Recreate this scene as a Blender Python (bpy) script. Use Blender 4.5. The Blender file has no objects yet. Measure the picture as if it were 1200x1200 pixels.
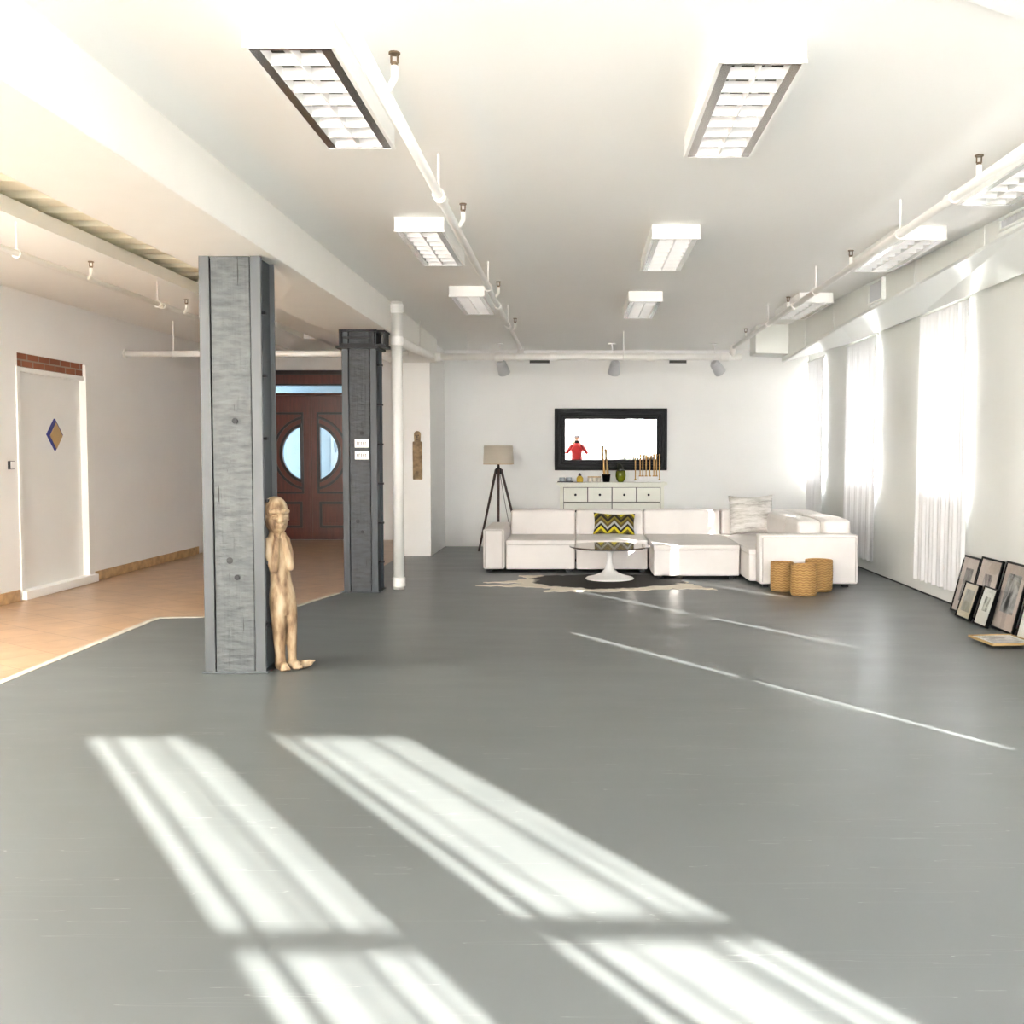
import bpy, bmesh, math, random
from mathutils import Vector, Matrix, Euler
random.seed(7)
C = bpy.context.scene.collection
PI = math.pi
SC = bpy.context.scene

# ------------------------------------------------------------------ camera, sky, sun, exposure
cam = bpy.data.cameras.new('camera'); cam.lens = 35.4; cam.sensor_width = 36
cam.shift_x = -0.0633; cam.shift_y = -0.0108; cam.clip_start = 0.05; cam.clip_end = 200
co = bpy.data.objects.new('camera', cam); C.objects.link(co)
co.location = (0, 0, 1.41); co.rotation_euler = (math.radians(90 - 2.668), 0, 0)
SC.camera = co
w = bpy.data.worlds.new('sky'); SC.world = w; w.use_nodes = True
bg = w.node_tree.nodes['Background']; bg.inputs[0].default_value = (0.97, 0.98, 1.0, 1); bg.inputs[1].default_value = 10.0
sl = bpy.data.lights.new('sun', 'SUN'); sl.energy = 17.0; sl.angle = math.radians(0.6); sl.color = (1.0, 0.955, 0.87)
so = bpy.data.objects.new('sun', sl); C.objects.link(so)
so.rotation_euler = Vector((-0.675, 1.0, -0.4824)).to_track_quat('-Z', 'Y').to_euler()
so.location = (8, -10, 8)
SC.view_settings.view_transform = 'Standard'; SC.view_settings.look = 'None'
SC.view_settings.gamma = 1; SC.view_settings.use_curve_mapping = False
SC.view_settings.exposure = 2.2
SC.cycles.max_bounces = 14; SC.cycles.diffuse_bounces = 10; SC.cycles.transparent_max_bounces = 12
SC.cycles.sample_clamp_indirect = 12
SC.cycles.caustics_reflective = False; SC.cycles.caustics_refractive = False

# ------------------------------------------------------------------ materials
def nodes(m): return m.node_tree.nodes, m.node_tree.links
def mat(name, col, rough=0.6, metal=0.0, var=0.0, vscale=4.0, bump=0.0, bscale=40.0, coat=0.0, stretch=(1, 1, 1), spec=0.5):
    m = bpy.data.materials.new(name); m.use_nodes = True
    n, l = nodes(m); b = n['Principled BSDF']
    b.inputs['Base Color'].default_value = (*col, 1); b.inputs['Roughness'].default_value = rough
    b.inputs['Metallic'].default_value = metal; b.inputs['Coat Weight'].default_value = coat
    b.inputs['Specular IOR Level'].default_value = spec
    tc = n.new('ShaderNodeTexCoord'); mp = n.new('ShaderNodeMapping'); mp.inputs['Scale'].default_value = stretch
    l.new(tc.outputs['Object'], mp.inputs[0])
    t = n.new('ShaderNodeTexNoise'); t.inputs['Scale'].default_value = vscale; t.inputs['Detail'].default_value = 5
    l.new(mp.outputs[0], t.inputs[0])
    r = n.new('ShaderNodeValToRGB'); r.color_ramp.elements[0].position = 0.3; r.color_ramp.elements[1].position = 0.7
    r.color_ramp.elements[0].color = (*[c * (1 - var) for c in col], 1); r.color_ramp.elements[1].color = (*[min(1, c * (1 + var * 0.6)) for c in col], 1)
    l.new(t.outputs[0], r.inputs[0]); l.new(r.outputs[0], b.inputs['Base Color'])
    if bump:
        t2 = n.new('ShaderNodeTexNoise'); t2.inputs['Scale'].default_value = bscale; t2.inputs['Detail'].default_value = 3
        l.new(mp.outputs[0], t2.inputs[0])
        bp = n.new('ShaderNodeBump'); bp.inputs['Strength'].default_value = bump; bp.inputs['Distance'].default_value = 0.01
        l.new(t2.outputs[0], bp.inputs['Height']); l.new(bp.outputs[0], b.inputs['Normal'])
    return m
def M_(n, l, op, a, b=None, c=None):
    x = n.new('ShaderNodeMath'); x.operation = op
    for i, v in enumerate((a, b, c)):
        if v is None: continue
        if isinstance(v, (int, float)): x.inputs[i].default_value = v
        else: l.new(v, x.inputs[i])
    return x.outputs[0]
def ramp(n, l, fac, stops, const=False):
    r = n.new('ShaderNodeValToRGB'); cr = r.color_ramp
    if const: cr.interpolation = 'CONSTANT'
    while len(cr.elements) > 1: cr.elements.remove(cr.elements[-1])
    cr.elements[0].position = stops[0][0]; cr.elements[0].color = (*stops[0][1], 1)
    for p, c in stops[1:]:
        e = cr.elements.new(p); e.color = (*c, 1)
    l.new(fac, r.inputs[0]); return r.outputs[0]

M = {}
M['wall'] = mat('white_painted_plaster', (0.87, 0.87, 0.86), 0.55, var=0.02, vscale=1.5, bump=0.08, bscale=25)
M['wall_right'] = mat('white_matt_wall', (0.78, 0.79, 0.765), 0.6, var=0.02, vscale=1.5, bump=0.08, bscale=25)  # white wall paint with the shade of the window side put into its colour
M['ceiling'] = mat('white_ceiling_paint', (0.90, 0.90, 0.88), 0.6, var=0.015, vscale=0.8, bump=0.05, bscale=20)
M['beam'] = mat('white_beam_paint', (0.86, 0.85, 0.81), 0.5, var=0.015, bump=0.05)
M['cream'] = mat('cream_deck_paint', (0.90, 0.87, 0.72), 0.6, var=0.05)
M['gloss_white'] = mat('gloss_white_metal', (0.86, 0.86, 0.84), 0.3, var=0.01)
M['pipe'] = mat('white_pipe_paint', (0.83, 0.82, 0.79), 0.4, var=0.02)
M['duct'] = mat('pale_duct_paint', (0.74, 0.76, 0.73), 0.35, var=0.02, vscale=1)
M['white_plastic'] = mat('white_plastic', (0.85, 0.85, 0.84), 0.35)
M['grey_plastic'] = mat('grey_plastic', (0.55, 0.56, 0.58), 0.4)
M['louvre'] = mat('louvre_white', (0.9, 0.9, 0.9), 0.35)
M['louvre_grey'] = mat('louvre_frame_grey', (0.62, 0.62, 0.61), 0.22, metal=1.0)
M['louvre_dark'] = mat('louvre_dark', (0.12, 0.12, 0.12), 0.5)
M['gap'] = mat('shadow_gap', (0.10, 0.10, 0.09), 0.8)  # dark grey: painted shade of gaps and lamp housing, also lettering and vent slats
M['tube'] = mat('lamp_tube', (0.9, 0.9, 0.88), 0.3)
M['black'] = mat('black_lacquer', (0.003, 0.0035, 0.004), 0.32, var=0.2, spec=0.10)
M['dark_metal'] = mat('dark_metal', (0.012, 0.013, 0.016), 0.45, spec=0.3)
M['brass'] = mat('old_bronze', (0.14, 0.10, 0.06), 0.45, metal=0.6)
M['steel_grey'] = mat('grey_painted_steel', (0.078, 0.086, 0.092), 0.45, var=0.05, vscale=3)
M['steel_dark'] = mat('slate_painted_steel', (0.032, 0.041, 0.050), 0.45, var=0.1, vscale=3)
M['sofa'] = mat('off_white_sofa_fabric', (0.80, 0.765, 0.745), 0.85, var=0.05, vscale=3, bump=0.12, bscale=220)
M['sofa_seam'] = mat('sofa_seam', (0.50, 0.46, 0.44), 0.9)
M['dresser'] = mat('ivory_painted_wood', (0.82, 0.82, 0.74), 0.4, var=0.015)
M['walnut'] = mat('dark_walnut', (0.045, 0.020, 0.015), 0.35, var=0.35, vscale=6, stretch=(8, 8, 1))
M['table_top'] = mat('brown_polished_top', (0.10, 0.075, 0.06), 0.12, var=0.3, vscale=5, stretch=(1, 6, 1), coat=0.6)
M['shade'] = mat('linen_lamp_shade', (0.56, 0.50, 0.41), 0.8, var=0.05, bump=0.1, bscale=200)
M['linen'] = mat('pale_linen', (0.80, 0.76, 0.68), 0.8)
M['gold'] = mat('gold_brass', (0.50, 0.30, 0.10), 0.35, metal=0.5, var=0.2, vscale=30)
M['yellow'] = mat('amber_jar', (0.65, 0.45, 0.05), 0.25, var=0.3, vscale=20)
M['skin'] = mat('skin', (0.40, 0.24, 0.17), 0.5)
M['red'] = mat('red_jacket', (0.36, 0.003, 0.007), 0.6, var=0.15, vscale=8)
M['denim'] = mat('dark_trousers', (0.03, 0.035, 0.05), 0.8)
M['cap'] = mat('grey_cap', (0.16, 0.15, 0.17), 0.8)
M['hair'] = mat('dark_hair', (0.03, 0.02, 0.015), 0.6)
M['mirror'] = mat('mirror_glass', (0.93, 0.94, 0.93), 0.0, metal=1.0)
M['blue'] = mat('blue_enamel', (0.02, 0.03, 0.22), 0.35)
M['tan'] = mat('tan_panel', (0.45, 0.30, 0.13), 0.5)
M['redwood'] = mat('mahogany', (0.095, 0.016, 0.007), 0.3, var=0.3, vscale=5, stretch=(6, 6, 0.7), coat=0.3)
M['redwood_dark'] = mat('dark_mahogany_moulding', (0.018, 0.005, 0.004), 0.3, coat=0.3)
M['mat_cream'] = mat('cream_mount', (0.72, 0.68, 0.55), 0.7)
M['mat_white'] = mat('white_mount', (0.74, 0.76, 0.72), 0.7)
M['pale_strip'] = mat('pale_adhesive_strip', (0.44, 0.42, 0.36), 0.6, var=0.2, vscale=15)
M['sky_wall'] = mat('pale_blue_hall_wall', (0.12, 0.155, 0.18), 0.7)
M['tile_base'] = mat('tan_skirting_tile', (0.50, 0.32, 0.16), 0.5, var=0.35, vscale=9)
M['ground'] = mat('pale_ground', (0.35, 0.34, 0.32), 0.9)

def wood_grey(name, base, dark):
    m = bpy.data.materials.new(name); m.use_nodes = True; n, l = nodes(m); b = n['Principled BSDF']
    b.inputs['Roughness'].default_value = 0.55
    tc = n.new('ShaderNodeTexCoord'); sep = n.new('ShaderNodeSeparateXYZ'); l.new(tc.outputs['Object'], sep.inputs[0])
    mp = n.new('ShaderNodeMapping'); mp.inputs['Scale'].default_value = (22, 22, 1.3); l.new(tc.outputs['Object'], mp.inputs[0])
    g = n.new('ShaderNodeTexNoise'); g.inputs['Scale'].default_value = 1.6; g.inputs['Detail'].default_value = 6; l.new(mp.outputs[0], g.inputs[0])
    mp2 = n.new('ShaderNodeMapping'); mp2.inputs['Scale'].default_value = (3, 3, 12); mp2.inputs['Rotation'].default_value = (0, 0.45, 0); l.new(tc.outputs['Object'], mp2.inputs[0])
    s = n.new('ShaderNodeTexNoise'); s.inputs['Scale'].default_value = 2.4; s.inputs['Detail'].default_value = 4; l.new(mp2.outputs[0], s.inputs[0])
    k = n.new('ShaderNodeTexVoronoi'); k.inputs['Scale'].default_value = 5.0; l.new(tc.outputs['Object'], k.inputs[0])
    hole = M_(n, l, 'LESS_THAN', k.outputs['Distance'], 0.12)
    crack = M_(n, l, 'GREATER_THAN', g.outputs[0], 0.67)
    dk = M_(n, l, 'MAXIMUM', hole, crack)
    tone = ramp(n, l, s.outputs[0], [(0.3, tuple(c * 0.6 for c in base)), (0.7, tuple(c * 1.25 for c in base))])
    mx = n.new('ShaderNodeMix'); mx.data_type = 'RGBA'; l.new(dk, mx.inputs[0]); l.new(tone, mx.inputs[6]); mx.inputs[7].default_value = (*dark, 1)
    l.new(mx.outputs[2], b.inputs['Base Color'])
    h = M_(n, l, 'SUBTRACT', M_(n, l, 'ADD', M_(n, l, 'MULTIPLY', s.outputs[0], 1.4), M_(n, l, 'MULTIPLY', g.outputs[0], 0.8)), dk)
    bp = n.new('ShaderNodeBump'); bp.inputs['Strength'].default_value = 0.55; bp.inputs['Distance'].default_value = 0.012
    l.new(h, bp.inputs['Height']); l.new(bp.outputs[0], b.inputs['Normal'])
    return m
M['timber_grey'] = wood_grey('rough_grey_timber', (0.085, 0.094, 0.098), (0.012, 0.013, 0.014))
M['timber_dark'] = wood_grey('rough_slate_timber', (0.040, 0.046, 0.054), (0.007, 0.01, 0.012))

def floor_mat():
    m = bpy.data.materials.new('grey_epoxy_floor'); m.use_nodes = True; n, l = nodes(m); b = n['Principled BSDF']
    tc = n.new('ShaderNodeTexCoord')
    a = n.new('ShaderNodeTexNoise'); a.inputs['Scale'].default_value = 0.6; a.inputs['Detail'].default_value = 6; l.new(tc.outputs['Object'], a.inputs[0])
    mp = n.new('ShaderNodeMapping'); mp.inputs['Scale'].default_value = (0.8, 2.0, 1); mp.inputs['Rotation'].default_value = (0, 0, 0.2); l.new(tc.outputs['Object'], mp.inputs[0])
    s = n.new('ShaderNodeTexNoise'); s.inputs['Scale'].default_value = 1.8; s.inputs['Detail'].default_value = 6; l.new(mp.outputs[0], s.inputs[0])
    f = M_(n, l, 'ADD', M_(n, l, 'MULTIPLY', a.outputs[0], 0.6), M_(n, l, 'MULTIPLY', s.outputs[0], 0.4))
    col = ramp(n, l, f, [(0.3, (0.080, 0.089, 0.090)), (0.7, (0.106, 0.116, 0.116))])
    # thin pale scratches
    mp3 = n.new('ShaderNodeMapping'); mp3.inputs['Scale'].default_value = (0.35, 9, 1); mp3.inputs['Rotation'].default_value = (0, 0, -0.12); l.new(tc.outputs['Object'], mp3.inputs[0])
    q = n.new('ShaderNodeTexNoise'); q.inputs['Scale'].default_value = 2.3; q.inputs['Detail'].default_value = 2; l.new(mp3.outputs[0], q.inputs[0])
    d = M_(n, l, 'ABSOLUTE', M_(n, l, 'SUBTRACT', q.outputs[0], 0.62))
    sc = M_(n, l, 'MULTIPLY', M_(n, l, 'LESS_THAN', d, 0.0022), 0.28)
    mx = n.new('ShaderNodeMix'); mx.data_type = 'RGBA'; l.new(sc, mx.inputs[0]); l.new(col, mx.inputs[6]); mx.inputs[7].default_value = (0.35, 0.35, 0.34, 1)
    l.new(mx.outputs[2], b.inputs['Base Color'])
    l.new(M_(n, l, 'ADD', M_(n, l, 'MULTIPLY', s.outputs[0], 0.14), 0.30), b.inputs['Roughness'])
    bp = n.new('ShaderNodeBump'); bp.inputs['Strength'].default_value = 0.03; bp.inputs['Distance'].default_value = 0.01
    l.new(s.outputs[0], bp.inputs['Height']); l.new(bp.outputs[0], b.inputs['Normal'])
    return m
M['floor'] = floor_mat()

def brick_mat(name, c1, c2, mortar, bw, bh, rotz=0, rough=0.5, axis='XY', ms=0.006, var=0.3):
    m = bpy.data.materials.new(name); m.use_nodes = True; n, l = nodes(m); b = n['Principled BSDF']
    b.inputs['Roughness'].default_value = rough
    tc = n.new('ShaderNodeTexCoord'); sep = n.new('ShaderNodeSeparateXYZ'); l.new(tc.outputs['Object'], sep.inputs[0])
    cb = n.new('ShaderNodeCombineXYZ'); l.new(sep.outputs[axis[0]], cb.inputs[0]); l.new(sep.outputs[axis[1]], cb.inputs[1])
    mp = n.new('ShaderNodeMapping'); mp.inputs['Rotation'].default_value = (0, 0, rotz); l.new(cb.outputs[0], mp.inputs[0])
    br = n.new('ShaderNodeTexBrick'); br.inputs['Scale'].default_value = 1; br.inputs['Brick Width'].default_value = bw; br.inputs['Row Height'].default_value = bh
    br.inputs['Mortar Size'].default_value = ms; br.inputs['Color1'].default_value = (*c1, 1); br.inputs['Color2'].default_value = (*c2, 1); br.inputs['Mortar'].default_value = (*mortar, 1)
    if bw == bh: br.offset = 0
    l.new(mp.outputs[0], br.inputs[0])
    t = n.new('ShaderNodeTexNoise'); t.inputs['Scale'].default_value = 5; t.inputs['Detail'].default_value = 6; l.new(tc.outputs['Object'], t.inputs[0])
    mx = n.new('ShaderNodeMix'); mx.data_type = 'RGBA'; mx.blend_type = 'MULTIPLY'; mx.inputs[0].default_value = var
    l.new(br.outputs[0], mx.inputs[6]); l.new(ramp(n, l, t.outputs[0], [(0.3, (0.55, 0.5, 0.45)), (0.7, (1, 1, 1))]), mx.inputs[7])
    l.new(mx.outputs[2], b.inputs['Base Color'])
    bp = n.new('ShaderNodeBump'); bp.inputs['Strength'].default_value = 0.3; bp.inputs['Distance'].default_value = 0.004; bp.invert = True
    l.new(br.outputs['Fac'], bp.inputs['Height']); l.new(bp.outputs[0], b.inputs['Normal'])
    return m
M['tile'] = brick_mat('terracotta_floor_tile', (0.47, 0.30, 0.175), (0.42, 0.27, 0.155), (0.29, 0.19, 0.115), 0.40, 0.40, rotz=0.62, rough=0.32, ms=0.005, var=0.5)
M['brick'] = brick_mat('red_brick', (0.30, 0.10, 0.05), (0.22, 0.07, 0.035), (0.32, 0.25, 0.19), 0.21, 0.07, axis='YZ', rough=0.85, ms=0.008)

def sheer_mat(name='sheer_curtain', k=0.020, tc=(0.92, 0.92, 0.95)):
    m = bpy.data.materials.new(name); m.use_nodes = True; n, l = nodes(m); n.remove(n['Principled BSDF'])
    d = n.new('ShaderNodeBsdfDiffuse'); d.inputs[0].default_value = (0.86, 0.86, 0.88, 1)
    t = n.new('ShaderNodeBsdfTranslucent'); t.inputs[0].default_value = (*tc, 1)
    mx = n.new('ShaderNodeMixShader'); mx.inputs[0].default_value = k; l.new(d.outputs[0], mx.inputs[1]); l.new(t.outputs[0], mx.inputs[2])
    tr = n.new('ShaderNodeBsdfTransparent'); m2 = n.new('ShaderNodeMixShader'); m2.inputs[0].default_value = 0.0
    l.new(mx.outputs[0], m2.inputs[1]); l.new(tr.outputs[0], m2.inputs[2]); l.new(m2.outputs[0], n['Material Output'].inputs[0])
    return m
M['sheer'] = sheer_mat(); M['sheer_thin'] = sheer_mat('thin_sheer_curtain', 0.58, (0.97, 0.95, 0.92))
def thin_glass(name, tint=(1, 1, 1), refl=0.08, rough=0.0):
    m = bpy.data.materials.new(name); m.use_nodes = True; n, l = nodes(m); n.remove(n['Principled BSDF'])
    tr = n.new('ShaderNodeBsdfTransparent'); tr.inputs[0].default_value = (*tint, 1)
    g = n.new('ShaderNodeBsdfGlossy'); g.inputs['Roughness'].default_value = rough
    mx = n.new('ShaderNodeMixShader'); mx.inputs[0].default_value = refl
    l.new(tr.outputs[0], mx.inputs[1]); l.new(g.outputs[0], mx.inputs[2]); l.new(mx.outputs[0], n['Material Output'].inputs[0])
    return m
M['glass'] = thin_glass('window_glass'); M['door_glass'] = thin_glass('door_glass', (0.75, 0.85, 0.9), 0.15)
M['pic_glass'] = thin_glass('picture_glass', (0.98, 0.98, 0.98), 0.07, 0.02)
M['green_glass'] = mat('olive_green_glass', (0.16, 0.20, 0.005), 0.08, coat=0.6, var=0.3, vscale=8)
M['dark_glass'] = mat('dark_green_glass', (0.02, 0.03, 0.01), 0.06, coat=0.6)
M['clear'] = mat('pale_glassware', (0.45, 0.50, 0.55), 0.1, coat=0.5, var=0.4, vscale=25)

def chevron():
    m = bpy.data.materials.new('chevron_fabric'); m.use_nodes = True; n, l = nodes(m); b = n['Principled BSDF']; b.inputs['Roughness'].default_value = 0.85
    tc = n.new('ShaderNodeTexCoord'); sep = n.new('ShaderNodeSeparateXYZ'); l.new(tc.outputs['Object'], sep.inputs[0])
    x = M_(n, l, 'PINGPONG', sep.outputs['X'], 0.085)
    v = M_(n, l, 'ADD', sep.outputs['Z'], M_(n, l, 'MULTIPLY', x, 1.0))
    f = M_(n, l, 'FRACT', M_(n, l, 'MULTIPLY', v, 4.3))
    c = ramp(n, l, f, [(0.0, (0.02, 0.016, 0.01)), (0.16, (0.13, 0.10, 0.01)), (0.30, (0.60, 0.50, 0.02)), (0.46, (0.012, 0.012, 0.01)), (0.60, (0.38, 0.39, 0.40)), (0.74, (0.10, 0.07, 0.02)), (0.88, (0.22, 0.17, 0.02))], True)
    l.new(c, b.inputs['Base Color']); return m
M['chevron'] = chevron()
def cushion_mat():
    m = bpy.data.materials.new('streaky_grey_fabric'); m.use_nodes = True; n, l = nodes(m); b = n['Principled BSDF']; b.inputs['Roughness'].default_value = 0.85
    tc = n.new('ShaderNodeTexCoord'); mp = n.new('ShaderNodeMapping'); mp.inputs['Scale'].default_value = (3, 3, 14); l.new(tc.outputs['Object'], mp.inputs[0])
    t = n.new('ShaderNodeTexNoise'); t.inputs['Scale'].default_value = 1.3; t.inputs['Detail'].default_value = 8; t.inputs['Roughness'].default_value = 0.7; l.new(mp.outputs[0], t.inputs[0])
    l.new(ramp(n, l, t.outputs[0], [(0.35, (0.30, 0.28, 0.25)), (0.5, (0.58, 0.56, 0.53)), (0.65, (0.74, 0.72, 0.70))]), b.inputs['Base Color']); return m
M['streaky'] = cushion_mat()
def hide_mat():
    m = bpy.data.materials.new('cowhide'); m.use_nodes = True; n, l = nodes(m); b = n['Principled BSDF']; b.inputs['Roughness'].default_value = 0.8
    tc = n.new('ShaderNodeTexCoord'); sep = n.new('ShaderNodeSeparateXYZ'); l.new(tc.outputs['Object'], sep.inputs[0])
    t = n.new('ShaderNodeTexNoise'); t.inputs['Scale'].default_value = 2.6; t.inputs['Detail'].default_value = 5; l.new(tc.outputs['Object'], t.inputs[0])
    e = M_(n, l, 'ADD', M_(n, l, 'POWER', M_(n, l, 'DIVIDE', M_(n, l, 'ADD', sep.outputs['X'], -0.06), 0.88), 2), M_(n, l, 'POWER', M_(n, l, 'DIVIDE', M_(n, l, 'SUBTRACT', sep.outputs['Y'], 0.22), 0.78), 2))
    f = M_(n, l, 'ADD', e, M_(n, l, 'MULTIPLY', M_(n, l, 'SUBTRACT', t.outputs[0], 0.5), 1.3))
    l.new(ramp(n, l, f, [(0.0, (0.007, 0.004, 0.004)), (0.86, (0.012, 0.008, 0.007)), (0.96, (0.72, 0.66, 0.56))]), b.inputs['Base Color']); return m
M['hide'] = hide_mat()
def basket_mat():
    m = bpy.data.materials.new('woven_seagrass'); m.use_nodes = True; n, l = nodes(m); b = n['Principled BSDF']; b.inputs['Roughness'].default_value = 0.7
    tc = n.new('ShaderNodeTexCoord'); sep = n.new('ShaderNodeSeparateXYZ'); l.new(tc.outputs['Object'], sep.inputs[0])
    ang = M_(n, l, 'MULTIPLY', M_(n, l, 'ARCTAN2', sep.outputs['Y'], sep.outputs['X']), 13.0)
    z = M_(n, l, 'MULTIPLY', sep.outputs['Z'], 260.0)
    a = M_(n, l, 'SINE', M_(n, l, 'ADD', z, M_(n, l, 'MULTIPLY', M_(n, l, 'SINE', ang), 1.2)))
    k = M_(n, l, 'MULTIPLY_ADD', a, 0.5, 0.5)
    t = n.new('ShaderNodeTexNoise'); t.inputs['Scale'].default_value = 40; l.new(tc.outputs['Object'], t.inputs[0])
    f = M_(n, l, 'ADD', M_(n, l, 'MULTIPLY', k, 0.7), M_(n, l, 'MULTIPLY', t.outputs[0], 0.3))
    l.new(ramp(n, l, f, [(0.1, (0.33, 0.18, 0.06)), (0.55, (0.46, 0.26, 0.085)), (0.9, (0.54, 0.33, 0.12))]), b.inputs['Base Color'])
    bp = n.new('ShaderNodeBump'); bp.inputs['Strength'].default_value = 0.8; bp.inputs['Distance'].default_value = 0.006
    l.new(k, bp.inputs['Height']); l.new(bp.outputs[0], b.inputs['Normal']); return m
M['basket'] = basket_mat()
def statue_mat():
    m = bpy.data.materials.new('pale_weathered_wood'); m.use_nodes = True; n, l = nodes(m); b = n['Principled BSDF']; b.inputs['Roughness'].default_value = 0.6
    tc = n.new('ShaderNodeTexCoord'); mp = n.new('ShaderNodeMapping'); mp.inputs['Scale'].default_value = (14, 14, 4); l.new(tc.outputs['Object'], mp.inputs[0])
    t = n.new('ShaderNodeTexNoise'); t.inputs['Scale'].default_value = 1.2; t.inputs['Detail'].default_value = 8; l.new(mp.outputs[0], t.inputs[0])
    c = ramp(n, l, t.outputs[0], [(0.34, (0.10, 0.055, 0.025)), (0.44, (0.24, 0.155, 0.085)), (0.54, (0.36, 0.265, 0.16)), (0.68, (0.45, 0.36, 0.25))])
    l.new(c, b.inputs['Base Color'])
    bp = n.new('ShaderNodeBump'); bp.inputs['Strength'].default_value = 0.5; bp.inputs['Distance'].default_value = 0.006
    l.new(t.outputs[0], bp.inputs['Height']); l.new(bp.outputs[0], b.inputs['Normal']); return m
M['statue'] = statue_mat()
M['carved'] = mat('carved_brown_wood', (0.36, 0.25, 0.14), 0.7, var=0.55, vscale=14, bump=0.8, bscale=30)
def photo_mat(name, seed, lo, hi, sc=5.0):
    m = bpy.data.materials.new(name); m.use_nodes = True; n, l = nodes(m); b = n['Principled BSDF']; b.inputs['Roughness'].default_value = 0.5
    tc = n.new('ShaderNodeTexCoord'); mp = n.new('ShaderNodeMapping'); mp.inputs['Location'].default_value = (seed * 3.1, 0, seed * 1.7); mp.inputs['Scale'].default_value = (1.3, 1, 0.8)
    l.new(tc.outputs['Object'], mp.inputs[0])
    t = n.new('ShaderNodeTexNoise'); t.inputs['Scale'].default_value = sc; t.inputs['Detail'].default_value = 4; t.inputs['Distortion'].default_value = 1.2; l.new(mp.outputs[0], t.inputs[0])
    l.new(ramp(n, l, t.outputs[0], [(0.38, lo), (0.52, tuple((a + c) / 2 for a, c in zip(lo, hi))), (0.64, hi)]), b.inputs['Base Color']); return m

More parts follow.
